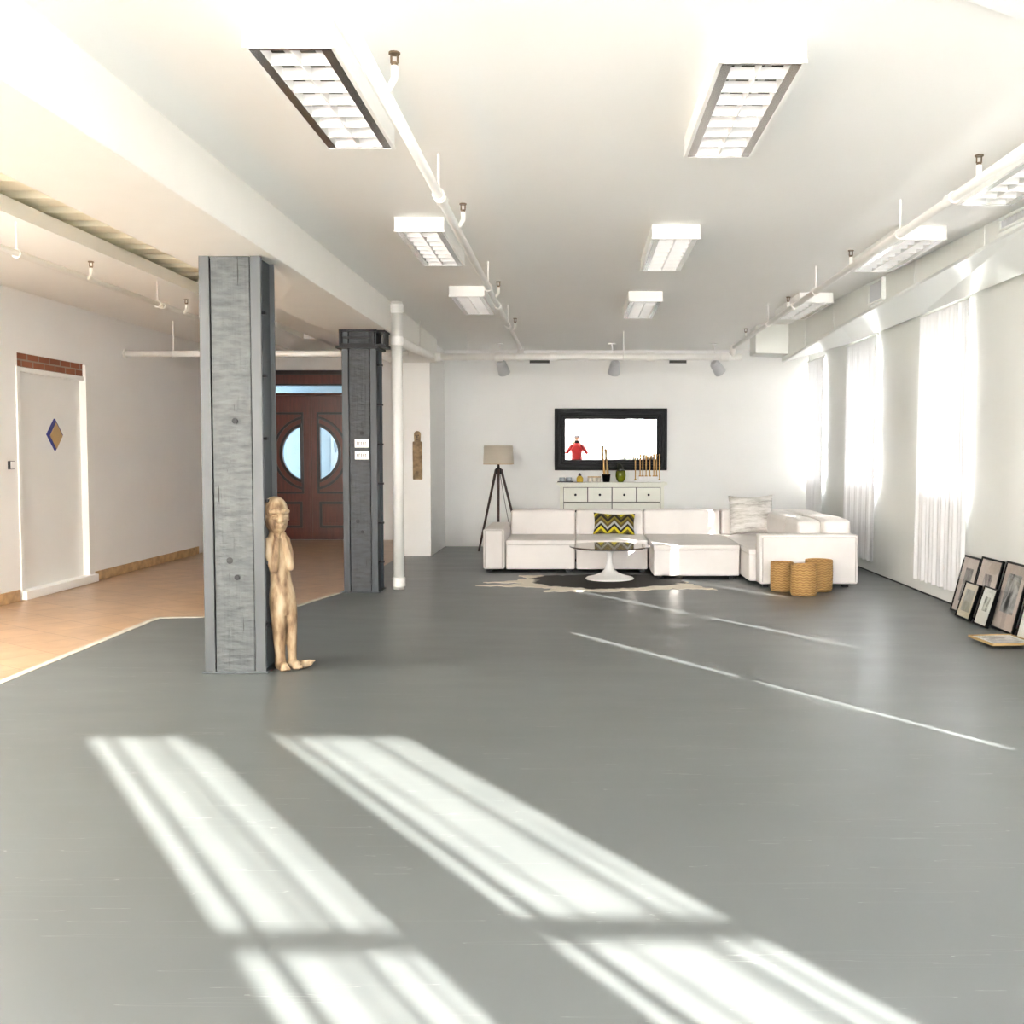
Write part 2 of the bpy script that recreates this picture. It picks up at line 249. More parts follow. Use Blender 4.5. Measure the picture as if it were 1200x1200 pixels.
# ------------------------------------------------------------------ geometry helpers
class MB:
    def __init__(s): s.bm = bmesh.new()
    def _add(s, vs, fs, Mx=None):
        v = [s.bm.verts.new(Mx @ Vector(p) if Mx else Vector(p)) for p in vs]
        for f in fs:
            try: s.bm.faces.new([v[i] for i in f])
            except ValueError: pass
        return v
    def box(s, a, b, Mx=None):
        (x0, y0, z0), (x1, y1, z1) = a, b
        vs = [(x0, y0, z0), (x1, y0, z0), (x1, y1, z0), (x0, y1, z0), (x0, y0, z1), (x1, y0, z1), (x1, y1, z1), (x0, y1, z1)]
        s._add(vs, [(3, 2, 1, 0), (4, 5, 6, 7), (0, 1, 5, 4), (1, 2, 6, 5), (2, 3, 7, 6), (3, 0, 4, 7)], Mx); return s
    def hexa(s, lo, hi):   # two quads, bottom and top, same winding
        vs = list(lo) + list(hi)
        s._add(vs, [(3, 2, 1, 0), (4, 5, 6, 7), (0, 1, 5, 4), (1, 2, 6, 5), (2, 3, 7, 6), (3, 0, 4, 7)]); return s
    def tube(s, pts, r, seg=14, ry=None, cap=True):
        pts = [Vector(p) for p in pts]; n = len(pts)
        rs = r if isinstance(r, (list, tuple)) else [r] * n
        rings = []; up = None
        for i, p in enumerate(pts):
            t = (pts[min(i + 1, n - 1)] - pts[max(i - 1, 0)]).normalized()
            if up is None:
                up = Vector((0, 0, 1)) if abs(t.z) < 0.9 else Vector((0, 1, 0))
            a = t.cross(up).normalized(); b_ = a.cross(t).normalized(); up = b_
            rr = rs[i]; r1, r2 = rr if isinstance(rr, (tuple, list)) else (rr, rr)
            rings.append([s.bm.verts.new(p + a * math.cos(2 * PI * k / seg) * r1 + b_ * math.sin(2 * PI * k / seg) * r2) for k in range(seg)])
        for i in range(n - 1):
            for k in range(seg):
                s.bm.faces.new((rings[i][k], rings[i][(k + 1) % seg], rings[i + 1][(k + 1) % seg], rings[i + 1][k]))
        if cap:
            s.bm.faces.new(rings[0][::-1]); s.bm.faces.new(rings[-1])
        return s
    def lathe(s, prof, c=(0, 0, 0), seg=32, close=True):
        c = Vector(c); rings = []
        for r, z in prof:
            if r < 1e-5: rings.append([s.bm.verts.new(c + Vector((0, 0, z)))])
            else: rings.append([s.bm.verts.new(c + Vector((r * math.cos(2 * PI * k / seg), r * math.sin(2 * PI * k / seg), z))) for k in range(seg)])
        for A, B in zip(rings[:-1], rings[1:]):
            for k in range(seg):
                k2 = (k + 1) % seg
                if len(A) == 1 and len(B) == 1: continue
                if len(A) == 1: f = (A[0], B[k2], B[k])
                elif len(B) == 1: f = (A[k], A[k2], B[0])
                else: f = (A[k], A[k2], B[k2], B[k])
                s.bm.faces.new(f)
        return s
    def ball(s, c, r, seg=16, Mx=None):
        rx, ry, rz = r if isinstance(r, (tuple, list)) else (r, r, r)
        T = Matrix.Translation(c) @ (Mx.to_4x4() if Mx else Matrix.Identity(4)) @ Matrix.Diagonal((rx, ry, rz, 1))
        bmesh.ops.create_uvsphere(s.bm, u_segments=seg, v_segments=max(8, seg * 3 // 4), radius=1, matrix=T); return s
    def plate(s, outer, holes, a, b, axes='XZ'):
        """outline with holes, in the plane of `axes`, running from a to b along the third axis"""
        def P(u, v, t):
            d = dict(zip(axes, (u, v))); rest = [q for q in 'XYZ' if q not in axes][0]; d[rest] = t
            return Vector((d['X'], d['Y'], d['Z']))
        bm = s.bm; es = []
        for loop in [outer] + list(holes):
            vs = [bm.verts.new(P(u, v, a)) for u, v in loop]
            for i in range(len(vs)): es.append(bm.edges.new((vs[i], vs[(i + 1) % len(vs)])))
        r = bmesh.ops.triangle_fill(bm, use_beauty=True, edges=es)
        fs = [g for g in r['geom'] if isinstance(g, bmesh.types.BMFace)]
        ex = bmesh.ops.extrude_face_region(bm, geom=fs)
        d = P(0, 0, b) - P(0, 0, a)
        bmesh.ops.translate(bm, vec=d, verts=[g for g in ex['geom'] if isinstance(g, bmesh.types.BMVert)])
        return s
    def build(s, name, m, parent=None, bevel=0, smooth=False, origin=None, seg=2, mods=(), label=None):
        bmesh.ops.recalc_face_normals(s.bm, faces=s.bm.faces)
        me = bpy.data.meshes.new(name); ob = bpy.data.objects.new(name, me); C.objects.link(ob)
        if parent is None:
            if origin is None:
                xs = [v.co for v in s.bm.verts]
                lo = Vector([min(v[i] for v in xs) for i in range(3)]); hi = Vector([max(v[i] for v in xs) for i in range(3)])
                origin = Vector(((lo.x + hi.x) / 2, (lo.y + hi.y) / 2, lo.z))
            bmesh.ops.translate(s.bm, vec=-Vector(origin), verts=s.bm.verts); ob.location = origin; W[ob.name] = Matrix.Translation(origin)
        else:
            Wp = W[parent.name]; bmesh.ops.transform(s.bm, matrix=Wp.inverted(), verts=s.bm.verts)
            ob.parent = parent; W[ob.name] = Wp
        s.bm.to_mesh(me); s.bm.free(); me.materials.append(m)
        if smooth:
            for p in me.polygons: p.use_smooth = True
        if bevel:
            bv = ob.modifiers.new('bevel', 'BEVEL'); bv.width = bevel; bv.segments = seg; bv.limit_method = 'ANGLE'; bv.angle_limit = math.radians(35)
            bv.harden_normals = False
            for p in me.polygons: p.use_smooth = True
            ws = ob.modifiers.new('wn', 'WEIGHTED_NORMAL'); ws.keep_sharp = False
        for k, kw in mods:
            md = ob.modifiers.new(k.lower(), k)
            for a_, v_ in kw.items(): setattr(md, a_, v_)
        if label: ob['label'] = label
        return ob
W = {}
def thing(name, label, cat, loc, rot=(0, 0, 0), group=None):
    o = bpy.data.objects.new(name, None); C.objects.link(o); o.empty_display_size = 0.1
    o.location = loc; o.rotation_euler = rot; o['label'] = label; o['category'] = cat
    if group: o['group'] = group
    W[o.name] = Matrix.Translation(loc) @ Euler(rot).to_matrix().to_4x4()
    return o
def tag(o, label, cat, group=None):
    o['label'] = label; o['category'] = cat
    if group: o['group'] = group
    return o
def struct(o, label=None):
    o['kind'] = 'structure'
    if label: o['label'] = label
    return o
def local(o): W[o.name] = Matrix.Identity(4)      # build its parts in the thing's own coordinates
def copy_tree(o, parent=None):
    c = o.copy(); C.objects.link(c)
    if parent: c.parent = parent; c.matrix_parent_inverse = Matrix.Identity(4)
    for ch in list(o.children): copy_tree(ch, c)
    return c
def rect(x0, z0, x1, z1): return [(x0, z0), (x1, z0), (x1, z1), (x0, z1)]

CE = 2.98; BB = 2.66; YB = 15.35; YR = -0.9; XL = -5.36; XR = 3.52; YD = 16.5

# ------------------------------------------------------------------ the setting
fl_edge = [(-3.56, 6.16), (-3.61, 8.62), (-3.23, 8.66), (-2.61, 9.25), (-2.42, 10.14), (-2.46, 13.83)]
mb = MB(); outer = [(XR + 0.2, YR), (XR + 0.2, YB + 0.2), (-2.12, YB + 0.2), (-2.12, 13.95)] + [(-2.44, 13.84)] + fl_edge[-2::-1] + [(-3.50, YR)]
mb.plate(outer, [], 0, -0.08, 'XY'); struct(mb.build('floor', M['floor'], origin=(0, 0, 0)), 'grey painted glossy concrete floor of the main room')
outer = [(-3.50, YR), *fl_edge[:-1], (-2.44, 13.84), (-2.44, 14.0), (-2.2, 14.0), (-2.2, 17.2), (-7.2, 17.2), (-7.2, YR)]
mb = MB(); mb.plate(outer, [], 0.0, -0.08, 'XY'); struct(mb.build('floor_left', M['tile'], origin=(0, 0, 0)), 'tan terracotta tile floor of the left room')
mb = MB(); E = [(-3.50, YR)] + fl_edge[:-1]
for (x0, y0), (x1, y1) in zip(E[:-1], E[1:]):
    d = Vector((x1 - x0, y1 - y0, 0)).normalized(); nn = Vector((-d.y, d.x, 0)) * 0.03
    mb.hexa([(x0 - nn.x, y0 - nn.y, -.01), (x1 - nn.x, y1 - nn.y, -.01), (x1 + nn.x, y1 + nn.y, -.01), (x0 + nn.x, y0 + nn.y, -.01)],
            [(x0 - nn.x, y0 - nn.y, .004), (x1 - nn.x, y1 - nn.y, .004), (x1 + nn.x, y1 + nn.y, .004), (x0 + nn.x, y0 + nn.y, .004)])
struct(mb.build('trim_1', M['pale_strip']), 'pale edging strip between grey floor and tiles')

WINR = [(9.05, 10.25), (11.78, 13.02), (14.30, 15.22), (6.35, 7.75), (3.75, 5.15), (1.20, 2.66)]
SILL, HEAD = 1.03, 2.73
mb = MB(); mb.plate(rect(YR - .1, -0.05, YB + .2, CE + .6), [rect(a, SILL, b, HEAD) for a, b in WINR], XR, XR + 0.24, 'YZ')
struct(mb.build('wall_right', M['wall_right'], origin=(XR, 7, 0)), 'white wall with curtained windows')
mb = MB(); mb.box((-2.05, YB, -0.05), (XR + .24, YB + .15, CE + .4)); struct(mb.build('wall_back', M['wall']), 'white back wall behind the sofa')
mb = MB(); mb.box((-2.46, 13.84, 0), (-2.01, YD + .1, CE + .1)); struct(mb.build('trim_2', M['wall'], bevel=.006), 'projecting white wall pier beside the back wall')
# left wall with the white door's opening
mb = MB(); mb.plate(rect(YR - .1, -0.05, 14.27, CE + .6), [rect(9.69, 0, 11.02, 2.385)], XL, XL - 0.2, 'YZ')
struct(mb.build('wall_left', M['wall'], origin=(XL, 7, 0)), 'white left wall with a door')
mb = MB(); mb.box((XL - 1.6, YD, 0), (XL - 1.5, 14.2, CE + .4)); mb.box((XL - 1.6, 14.07, 0), (XL - .2, 14.17, CE + .4))
struct(mb.build('wall_left', M['wall']))
arch = [(14.27, 0.0), (14.27, CE + .1)] + [(15.9, CE + .1), (15.9, 0), (15.5, 0)] + [(14.95 + .55 * math.cos(a), 1.95 + .42 * math.sin(a)) for a in [PI * k / 12 for k in range(13)]] + [(14.40, 0)]
mb = MB(); mb.plate(arch, [], XL, XL - .18, 'YZ'); struct(mb.build('trim_3', M['wall'], origin=(XL, 15, 0)), 'white arched opening at the end of the left wall')
# vestibule wall with the wooden double door
mb = MB(); mb.plate(rect(-7.2, 0, -2.2, CE + .5), [rect(-5.28, 0, -3.44, 2.76)], YD, YD + .2, 'XZ')
struct(mb.build('wall_back_left', M['wall'], origin=(-4.3, YD, 0)), 'white wall around the wooden double door')
mb = MB(); mb.box((-7.2, 18.6, 0), (-2.2, 18.7, 3.2)); mb.box((-7.2, YD + .2, 3.1), (-2.2, 18.6, 3.2)); mb.box((-2.3, YD + .2, 0), (-2.2, 18.6, 3.2)); mb.box((-5.9, 17.2, -.08), (-2.2, 18.7, -.005)); struct(mb.build('wall_hall', M['sky_wall']), 'pale blue porch seen through the door glass')  # porch roof added to dim the view through the door glass
# rear wall (behind the camera)
WR = [(-4.9, -3.2), (-2.7, -1.2), (-0.85, 1.25)]  # last window added so the mirror reflects bright glazing
mb = MB(); mb.plate(rect(-7.2, -0.05, XR + .24, CE + .6), [rect(a, .85, b, 2.86) for a, b in WR] + [rect(1.46, .85, 3.22, 2.93)], YR, YR - .1, 'XZ')
struct(mb.build('wall_rear', M['wall'], origin=(0, YR, 0)), 'white wall with windows')
# ceilings and beam
mb = MB(); mb.box((-1.92, YR - .1, CE), (XR + .24, YB + .15, CE + .1)); struct(mb.build('ceiling', M['ceiling']), 'flat white ceiling of the main room')
mb = MB(); mb.box((XL - .2, YR - .1, CE), (-3.72, 17, CE + .11)); mb.box((-3.56, 9.8, CE), (-2.50, 17, CE + .11)); mb.box((-3.74, 13.8, CE), (-3.48, 17, CE + .11)); mb.box((XL - 1.6, 14.1, CE), (XL - .1, 17, CE + .1)); mb.box((-2.5, 13.9, CE), (-1.9, 17, CE + .1))
struct(mb.build('ceiling_left', M['ceiling']), 'lower white ceiling of the left room')
mb = MB(); mb.box((-2.57, YR - .1, BB), (-1.92, 13.9, 3.47)); struct(mb.build('trim_4', M['beam'], bevel=.008), 'white boxed ceiling beam')
mb = MB(); mb.box((XL - .2, YR - .1, 3.46), (-1.9, 17, 3.5)); mb.box((XL - .2, 16.9, CE), (-1.9, 17, 3.5)); y = 0.1
while y < 14:
    mb.hexa([(XL, y + .04, 3.13), (-2.56, y + .04, 3.13), (-2.56, y + .27, 3.13), (XL, y + .27, 3.13)], [(XL, y, 3.465), (-2.56, y, 3.465), (-2.56, y + .31, 3.465), (XL, y + .31, 3.465)]); y += .42
struct(mb.build('ceiling_deck', M['cream']), 'cream ribbed metal deck showing in the ceiling gap')
# skirting on the left
mb = MB(); mb.box((XL, YR, 0), (XL + .02, 9.62, .11)); mb.box((XL, 11.12, 0), (XL + .025, 11.9, .105)); mb.box((XL, 11.9, 0), (XL + .015, 14.2, .105))
struct(mb.build('baseboard_left', M['tile_base'], bevel=.003), 'tan tile skirting on the left wall')
mb = MB(); mb.box((-2.0, YB - .012, 0), (XR, YB, .05)); struct(mb.build('baseboard_back', M['wall']), 'low white skirting on the back wall')
mb = MB(); mb.box((XR - .01, YR, 0), (XR, YB, .012)); struct(mb.build('baseboard_right', M['dark_metal']), 'thin dark joint at the foot of the right wall')
mb = MB(); mb.box((XR + .3, YR - 20, -.2), (XR + 30, 40, -.15)); mb.box((-20, -30, -.2), (XR + 30, YR - .2, -.15)); struct(mb.build('ground', M['ground']), 'pale ground outside the windows')

# windows
wi = 1
def frame_boxes(mb, u0, z0, u1, z1, t, place):
    for a, b in (((u0, z0), (u0 + t, z1)), ((u1 - t, z0), (u1, z1)), ((u0, z0), (u1, z0 + t)), ((u0, z1 - t), (u1, z1))): place(mb, a, b)
for a, b in WINR:
    e = bpy.data.objects.new('window_%d' % wi, None); C.objects.link(e); e.location = (XR + .2, (a + b) / 2, SILL); W[e.name] = Matrix.Translation(e.location); struct(e, 'tall window behind a sheer curtain')
    mb = MB(); pl = lambda m_, p, q: m_.box((XR + .17, p[0], p[1]), (XR + .22, q[0], q[1]))
    frame_boxes(mb, a, SILL, b, HEAD, .045, pl); mb.box((XR + .17, a, 1.86), (XR + .22, b, 1.91)); mb.build('window_frame', M['gloss_white'], e)
    mb = MB(); mb.box((XR + .193, a + .04, SILL + .04), (XR + .197, b - .04, HEAD - .04)); mb.build('glass_pane', M['glass'], e)
    mb = MB(); mb.box((XR - .005, a, SILL - .03), (XR + .17, b, SILL - .001)); mb.build('window_sill', M['gloss_white'], e)
    wi += 1
for a, b in WR:
    e = bpy.data.objects.new('window_%d' % wi, None); C.objects.link(e); e.location = ((a + b) / 2, YR - .05, .85); W[e.name] = Matrix.Translation(e.location); struct(e)
    mb = MB(); pl = lambda m_, p, q: m_.box((p[0], YR - .08, p[1]), (q[0], YR - .03, q[1]))
    frame_boxes(mb, a, .85, b, 2.86, .05, pl); mb.box(((a + b) / 2 - .03, YR - .08, .85), ((a + b) / 2 + .03, YR - .03, 2.86)); mb.build('window_frame', M['gloss_white'], e)
    mb = MB(); mb.box((a + .04, YR - .057, .89), (b - .04, YR - .053, 2.82)); mb.build('glass_pane', M['glass'], e)
    wi += 1
e = bpy.data.objects.new('window_%d' % wi, None); C.objects.link(e); e.location = (2.3, YR - .05, .85); W[e.name] = Matrix.Translation(e.location); struct(e)
mb = MB(); F = lambda x0, z0, x1, z1: mb.box((x0, YR - .075, z0), (x1, YR - .025, z1))
F(1.44, .83, 1.535, 2.95); F(2.09, .83, 2.47, 2.95); F(3.14, .83, 3.24, 2.95); F(1.44, .83, 3.24, .90); F(1.44, 2.856, 3.24, 2.95); F(1.535, 1.812, 2.09, 1.858); F(2.47, 1.845, 3.14, 1.900)
mb.build('window_frame', M['gloss_white'], e)
def bars(x0, x1, spec):  # unseen bars added to cast stripes across the sun patches
    for f, wd in spec:
        x = x1 - (1 - f) * (x1 - x0)
        mb = MB(); mb.tube([(x, YR - .05, .88), (x, YR - .05, 2.88)], wd / 2, 10); mb.build('window_bar', M['gloss_white'], e)
bars(1.535, 2.09, [(.22, .035), (.50, .012), (.57, .012), (.665, .026), (.88, .014)])
bars(2.47, 3.14, [(.135, .042), (.34, .014), (.66, .014), (.72, .022), (.86, .012)])
mb = MB(); mb.box((1.52, YR - .088, .88), (2.11, YR - .084, 2.88)); mb.box((2.45, YR - .088, .88), (3.16, YR - .084, 2.88)); mb.build('glass_pane', M['glass'], e)

# sheer curtains
def curtain(name, pA, pB, z0, z1, label, rod_n, amp=.014, n=150, fl=0.03, seed=0, group=None, m='sheer'):
    rnd = random.Random(seed); pA, pB = Vector(pA), Vector(pB); L = (pB - pA).length; d = (pB - pA) / L; nn = Vector((-d.y, d.x)) * rod_n
    ph = [rnd.uniform(0, 6.28) for _ in range(4)]
    bm = MB(); cols = []
    for i in range(n + 1):
        u = i / n; col = []
        for j in range(9):
            v = j / 8; z = z1 + (z0 - z1) * v
            s_ = L * u
            wv = amp * (.55 + .45 * v) * (math.sin(s_ * 62 + ph[0] + .5 * math.sin(v * 2 + ph[3])) * .7 + math.sin(s_ * 37 + ph[1] + v * .8) * .5)
            uu = u + max(0, u - .5) * fl * v
            p = pA + d * (uu * L) + nn * (wv + .012 * v)
            col.append(bm.bm.verts.new((p.x, p.y, z - (0.008 * math.sin(s_ * 40 + ph[2]) if j == 8 else 0))))
        cols.append(col)
    for A, B in zip(cols[:-1], cols[1:]):
        for j in range(8): bm.bm.faces.new((A[j], A[j + 1], B[j + 1], B[j]))
    t = thing(name, label, 'curtain', ((pA.x + pB.x) / 2, (pA.y + pB.y) / 2, z0), group=group)
    bm.build('curtain_panel', M[m], t, smooth=True)
    mb = MB(); a3 = pA - d * .03; b3 = pB + d * .03; mb.tube([(a3.x, a3.y, z1 + .005), (b3.x, b3.y, z1 + .005)], .008, 8); mb.build('curtain_rod', M['gloss_white'], t)
    return t
CX = XR - .038
lab = ['sheer white curtain over the window nearest the leaning pictures', 'sheer white curtain at the middle window right of the sofa arm', 'sheer white curtain at the window nearest the back wall corner']
for (a, b), lb, gap, k in zip(WINR[:3], lab, (.045, .0, .045), range(3)):
    curtain('sheer_curtain', (CX, a - .04), (CX, min(b + .07 - gap, 15.29)), .14, HEAD + .06, lb, 1, seed=k, fl=.04)
for (a, b), k in zip(WINR[3:], range(3)):
    curtain('sheer_curtain', (CX, a - .08), (CX, b + .058 - (.055, .058, .058)[k]), .64 if k == 0 else .14, HEAD + .03, 'sheer white curtain over the ' + ('first', 'second', 'third')[k] + ' right wall window nearer than the leaning pictures', 1, seed=5 + k, fl=0, group='right wall curtains outside the view')
for (a, b), k in zip(WR, range(3)):
    curtain('sheer_curtain', (a - .06, YR + .06), (b + .06, YR + .06), .14, 2.90, 'sheer white curtain over the ' + ('leftmost', 'middle', 'rightmost')[k] + ' curtained rear window seen in the mirror', 1, seed=9 + k, fl=0, n=220, group='rear wall curtains', m='sheer_thin')

# white door in the left wall
e = bpy.data.objects.new('door_1', None); C.objects.link(e); e.location = (XL, 10.35, 0); W[e.name] = Matrix.Translation(e.location); struct(e, 'white flush door with a blue and tan diamond')
mb = MB(); mb.box((XL - .1, 9.72, .05), (XL - .05, 11.0, 2.215)); mb.build('door_leaf', M['gloss_white'], e, bevel=.004)
mb = MB(); mb.box((XL - .12, 9.66, 0), (XL + .012, 9.72, 2.25)); mb.box((XL - .12, 11.0, 0), (XL + .02, 11.12, 2.38)); mb.box((XL - .2, 9.66, 2.205), (XL + .0, 11.05, 2.25)); mb.box((XL - .2, 9.66, 0), (XL - .12, 11.05, 2.25)); mb.build('door_frame', M['gloss_white'], e, bevel=.004)
mb = MB(); mb.box((XL - .12, 9.66, 0), (XL + .06, 11.12, .085)); mb.build('threshold', M['gloss_white'], e, bevel=.006)
def dia(cy, cz, a, b): return [(cy - a, cz), (cy, cz - b), (cy + a, cz), (cy, cz + b)]
mb = MB(); mb.plate(dia(10.44, 1.61, .155, .165), [], XL - .05, XL - .035, 'YZ'); dd = mb.build('door_emblem', M['blue'], e, label='blue diamond plaque')
mb = MB(); mb.plate(dia(10.455, 1.60, .125, .135), [], XL - .036, XL - .030, 'YZ'); mb.build('emblem_inlay', M['tan'], dd, label='tan diamond inlay')
mb = MB(); mb.box((XL - .2, 9.69, 2.25), (XL - .015, 11.02, 2.385)); struct(mb.build('trim_5', M['brick'], origin=(XL, 9.69, 2.25)), 'strip of bare red brick above the white door')
t = thing('wall_intercom', 'small white box with a black edge on the wall left of the white door', 'intercom', (XL + .01, 9.53, 1.26))
mb = MB(); mb.box((XL, 9.485, 1.265), (XL + .02, 9.575, 1.345)); mb.build('housing', M['dark_metal'], t, bevel=.004)
mb = MB(); mb.box((XL + .02, 9.50, 1.27), (XL + .028, 9.57, 1.34)); mb.build('cover', M['white_plastic'], t, bevel=.003)

# wooden double door
e = bpy.data.objects.new('door_2', None); C.objects.link(e); e.location = (-4.36, YD, 0); W[e.name] = Matrix.Translation(e.location); struct(e, 'dark red wooden double door with a round glazed centre')
cx, cz = -4.36, 1.425
mb = MB(); mb.box((-5.30, YD - .04, 0), (-5.20, YD + .12, 2.76)); mb.box((-3.52, YD - .04, 0), (-3.42, YD + .12, 2.76)); mb.box((-5.30, YD - .05, 2.53), (-3.42, YD + .12, 2.77)); mb.box((-5.30, YD - .05, 2.36), (-3.42, YD + .12, 2.405)); mb.build('door_frame', M['redwood'], e, bevel=.006)
mb = MB(); mb.box((-5.30, YD - .065, 2.70), (-3.42, YD - .04, 2.77)); mb.box((-5.30, YD - .062, 2.52), (-3.42, YD - .04, 2.55)); mb.build('cornice', M['redwood_dark'], e, bevel=.006)
mb = MB(); mb.box((-5.2, YD + .03, 2.40), (-3.52, YD + .035, 2.54)); mb.build('transom_glass', M['door_glass'], e)
for s_ in (-1, 1):
    def X_(x): return cx + s_ * x
    def arc(r, x0, n=28):   # half disc outline clipped at the centre stile
        a0 = math.acos(x0 / r); return [(X_(r * math.cos(a)), cz + r * math.sin(a)) for a in [-a0 + 2 * a0 * k / n for k in range(n + 1)]]
    mb = MB(); mb.plate([(X_(.002), .01), (X_(.835), .01), (X_(.835), 2.36), (X_(.002), 2.36)], [arc(.46, .155)], YD, YD + .05, 'XZ'); leaf = mb.build('door_leaf', M['redwood'], e)
    mb = MB(); mb.plate(arc(.47, .15), [], YD + .022, YD + .026, 'XZ'); mb.build('door_glass', M['door_glass'], leaf)
    for r0, r1, yy in ((.455, .505, -.022), (.575, .615, -.018)):
        mb = MB(); mb.plate(arc(r1, .13 if r0 < .5 else .11), [arc(r0, .165 if r0 < .5 else .145)], YD + yy, YD, 'XZ'); mb.build('round_moulding', M['redwood_dark'], leaf, bevel=.005)
    for z0, z1 in ((.20, .63),):
        mb = MB(); mb.plate([(X_(.14), z0), (X_(.76), z0), (X_(.76), z1), (X_(.14), z1)], [[(X_(.18), z0 + .04), (X_(.72), z0 + .04), (X_(.72), z1 - .04), (X_(.18), z1 - .04)]], YD - .018, YD, 'XZ'); mb.build('panel_moulding', M['redwood_dark'], leaf, bevel=.005)
        mb = MB(); mb.box((min(X_(.22), X_(.68)), YD - .012, z0 + .08), (max(X_(.22), X_(.68)), YD, z1 - .08)); mb.build('raised_panel', M['redwood'], leaf, bevel=.006)
    mb = MB(); mb.plate([(X_(.11), .76), (X_(.79), .76), (X_(.79), 2.09), (X_(.11), 2.09)], [[(X_(.145), .795), (X_(.755), .795), (X_(.755), 2.055), (X_(.145), 2.055)]], YD - .014, YD, 'XZ'); mb.build('square_moulding', M['redwood_dark'], leaf, bevel=.004)
    if s_ > 0: mb = MB(); mb.box((cx - .014, YD - .012, .012), (cx + .026, YD, 2.358)); mb.build('meeting_stile', M['redwood'], leaf, bevel=.003)

# ------------------------------------------------------------------ columns
def column(x0, x1, y0, dep, steel, timber, label, cap=False, signs=False):
    t = thing('timber_column', label, 'column', ((x0 + x1) / 2, y0 + dep / 2, 0))
    fw = .065; y1 = y0 + dep; top = BB
    for xa, xb in ((x0, x0 + fw), (x1 - fw, x1)):
        mb = MB(); mb.box((xa, y0, 0), (xb, y0 + .014, top)); mb.build('corner_plate', steel, t, bevel=.002)
    for xa in (x0, x1 - fw):
        mb = MB(); mb.box((xa, y1 - .014, 0), (xa + fw, y1, top)); mb.build('corner_plate', steel, t, bevel=.002)
    for xa in (x0 + .03, x1 - .042):
        mb = MB(); mb.box((xa, y0 + .014, 0), (xa + .012, y1 - .014, top)); mb.build('side_web', M['steel_dark'], t)
    mb = MB(); mb.box((x0 + fw + .006, y0 + .006, 0), (x1 - fw - .006, y1 - .006, top)); mb.build('timber_core', timber, t, bevel=.006)
    mb = MB(); mb.tube([(x1 - .018, y0 + .07, .02), (x1 - .018, y0 + .07, top)], .007, 8); mb.build('rod', M['steel_dark'], t)
    z = .30
    while z < top - .2:
        mb = MB(); mb.box((x1 - .035, y0 + .05, z), (x1 + (.012 if not cap else .05), y0 + .085, z + .018)); mb.build('clip', M['dark_metal'], t); z += .40
    for zz in (.62, 1.62):
        mb = MB(); mb.tube([((x0 + x1) / 2 + .02, y0 - .004, zz), ((x0 + x1) / 2 + .02, y0 + .01, zz)], .018, 14); mb.build('bolt', M['dark_metal'], t)
    mb = MB(); mb.box((x0 - .015, y0 - .015, 0), (x1 + .02, y1 + .015, .012)); mb.build('base_plate', steel, t, bevel=.003)
    if cap:
        mb = MB(); mb.box((x0 - .05, y0 - .05, 2.47), (x1 + .03, y1 + .05, 2.495)); mb.box((x0 - .02, y0 - .03, 2.495), (x1 - .01, y1, 2.52)); mb.box((x0 - .02, y0 - .03, 2.64), (x1 + .01, y1, 2.66)); mb.box((x0 - .02, y0 - .03, 2.50), (x0 + .01, y1, 2.66)); mb.box((x1 - .05, y0 - .03, 2.50), (x1 - .015, y1, 2.66)); mb.box((x0, y0 - .025, 2.57), (x1 - .02, y0 - .005, 2.59)); mb.box((x1 - .01, y0 + .02, 2.49), (x1 + .09, y1, 2.52)); mb.box((x1 - .01, y0 + .02, 2.64), (x1 + .085, y1, 2.66)); mb.box((x1 + .06, y0 + .02, 2.50), (x1 + .072, y1, 2.66))
        mb.build('steel_capital', M['dark_metal'], t, bevel=.002)
    return t
column(-2.39, -2.0, 6.42, .30, M['steel_grey'], M['timber_grey'], 'large grey painted timber and steel column with the carved statue against it')
column(-2.37, -2.02, 10.2, .30, M['steel_dark'], M['timber_dark'], 'darker slate column with a black steel cap and two small signs', cap=True)
for k, (z0, z1) in enumerate(((1.475, 1.56), (1.355, 1.44))):
    lb = ('upper of two small white signs on the dark column', 'lower of two small white signs on the dark column')[k]
    t = thing('small_sign', lb, 'sign', (-2.17, 10.19, z0))
    mb = MB(); mb.box((-2.245, 10.193, z0), (-2.105, 10.2, z1)); mb.build('sign_board', M['white_plastic'], t, bevel=.002)
    mb = MB(); x = -2.225
    rn = random.Random(k)
    while x < -2.13:
        h = rn.uniform(.02, .035); zc = (z0 + z1) / 2
        mb.box((x, 10.191, zc - h / 2), (x + .006, 10.194, zc + h / 2)); mb.box((x, 10.191, zc + h / 2 - .005), (x + .014, 10.194, zc + h / 2)); x += .021
    mb.build('faint_lettering', M['gap'], t)

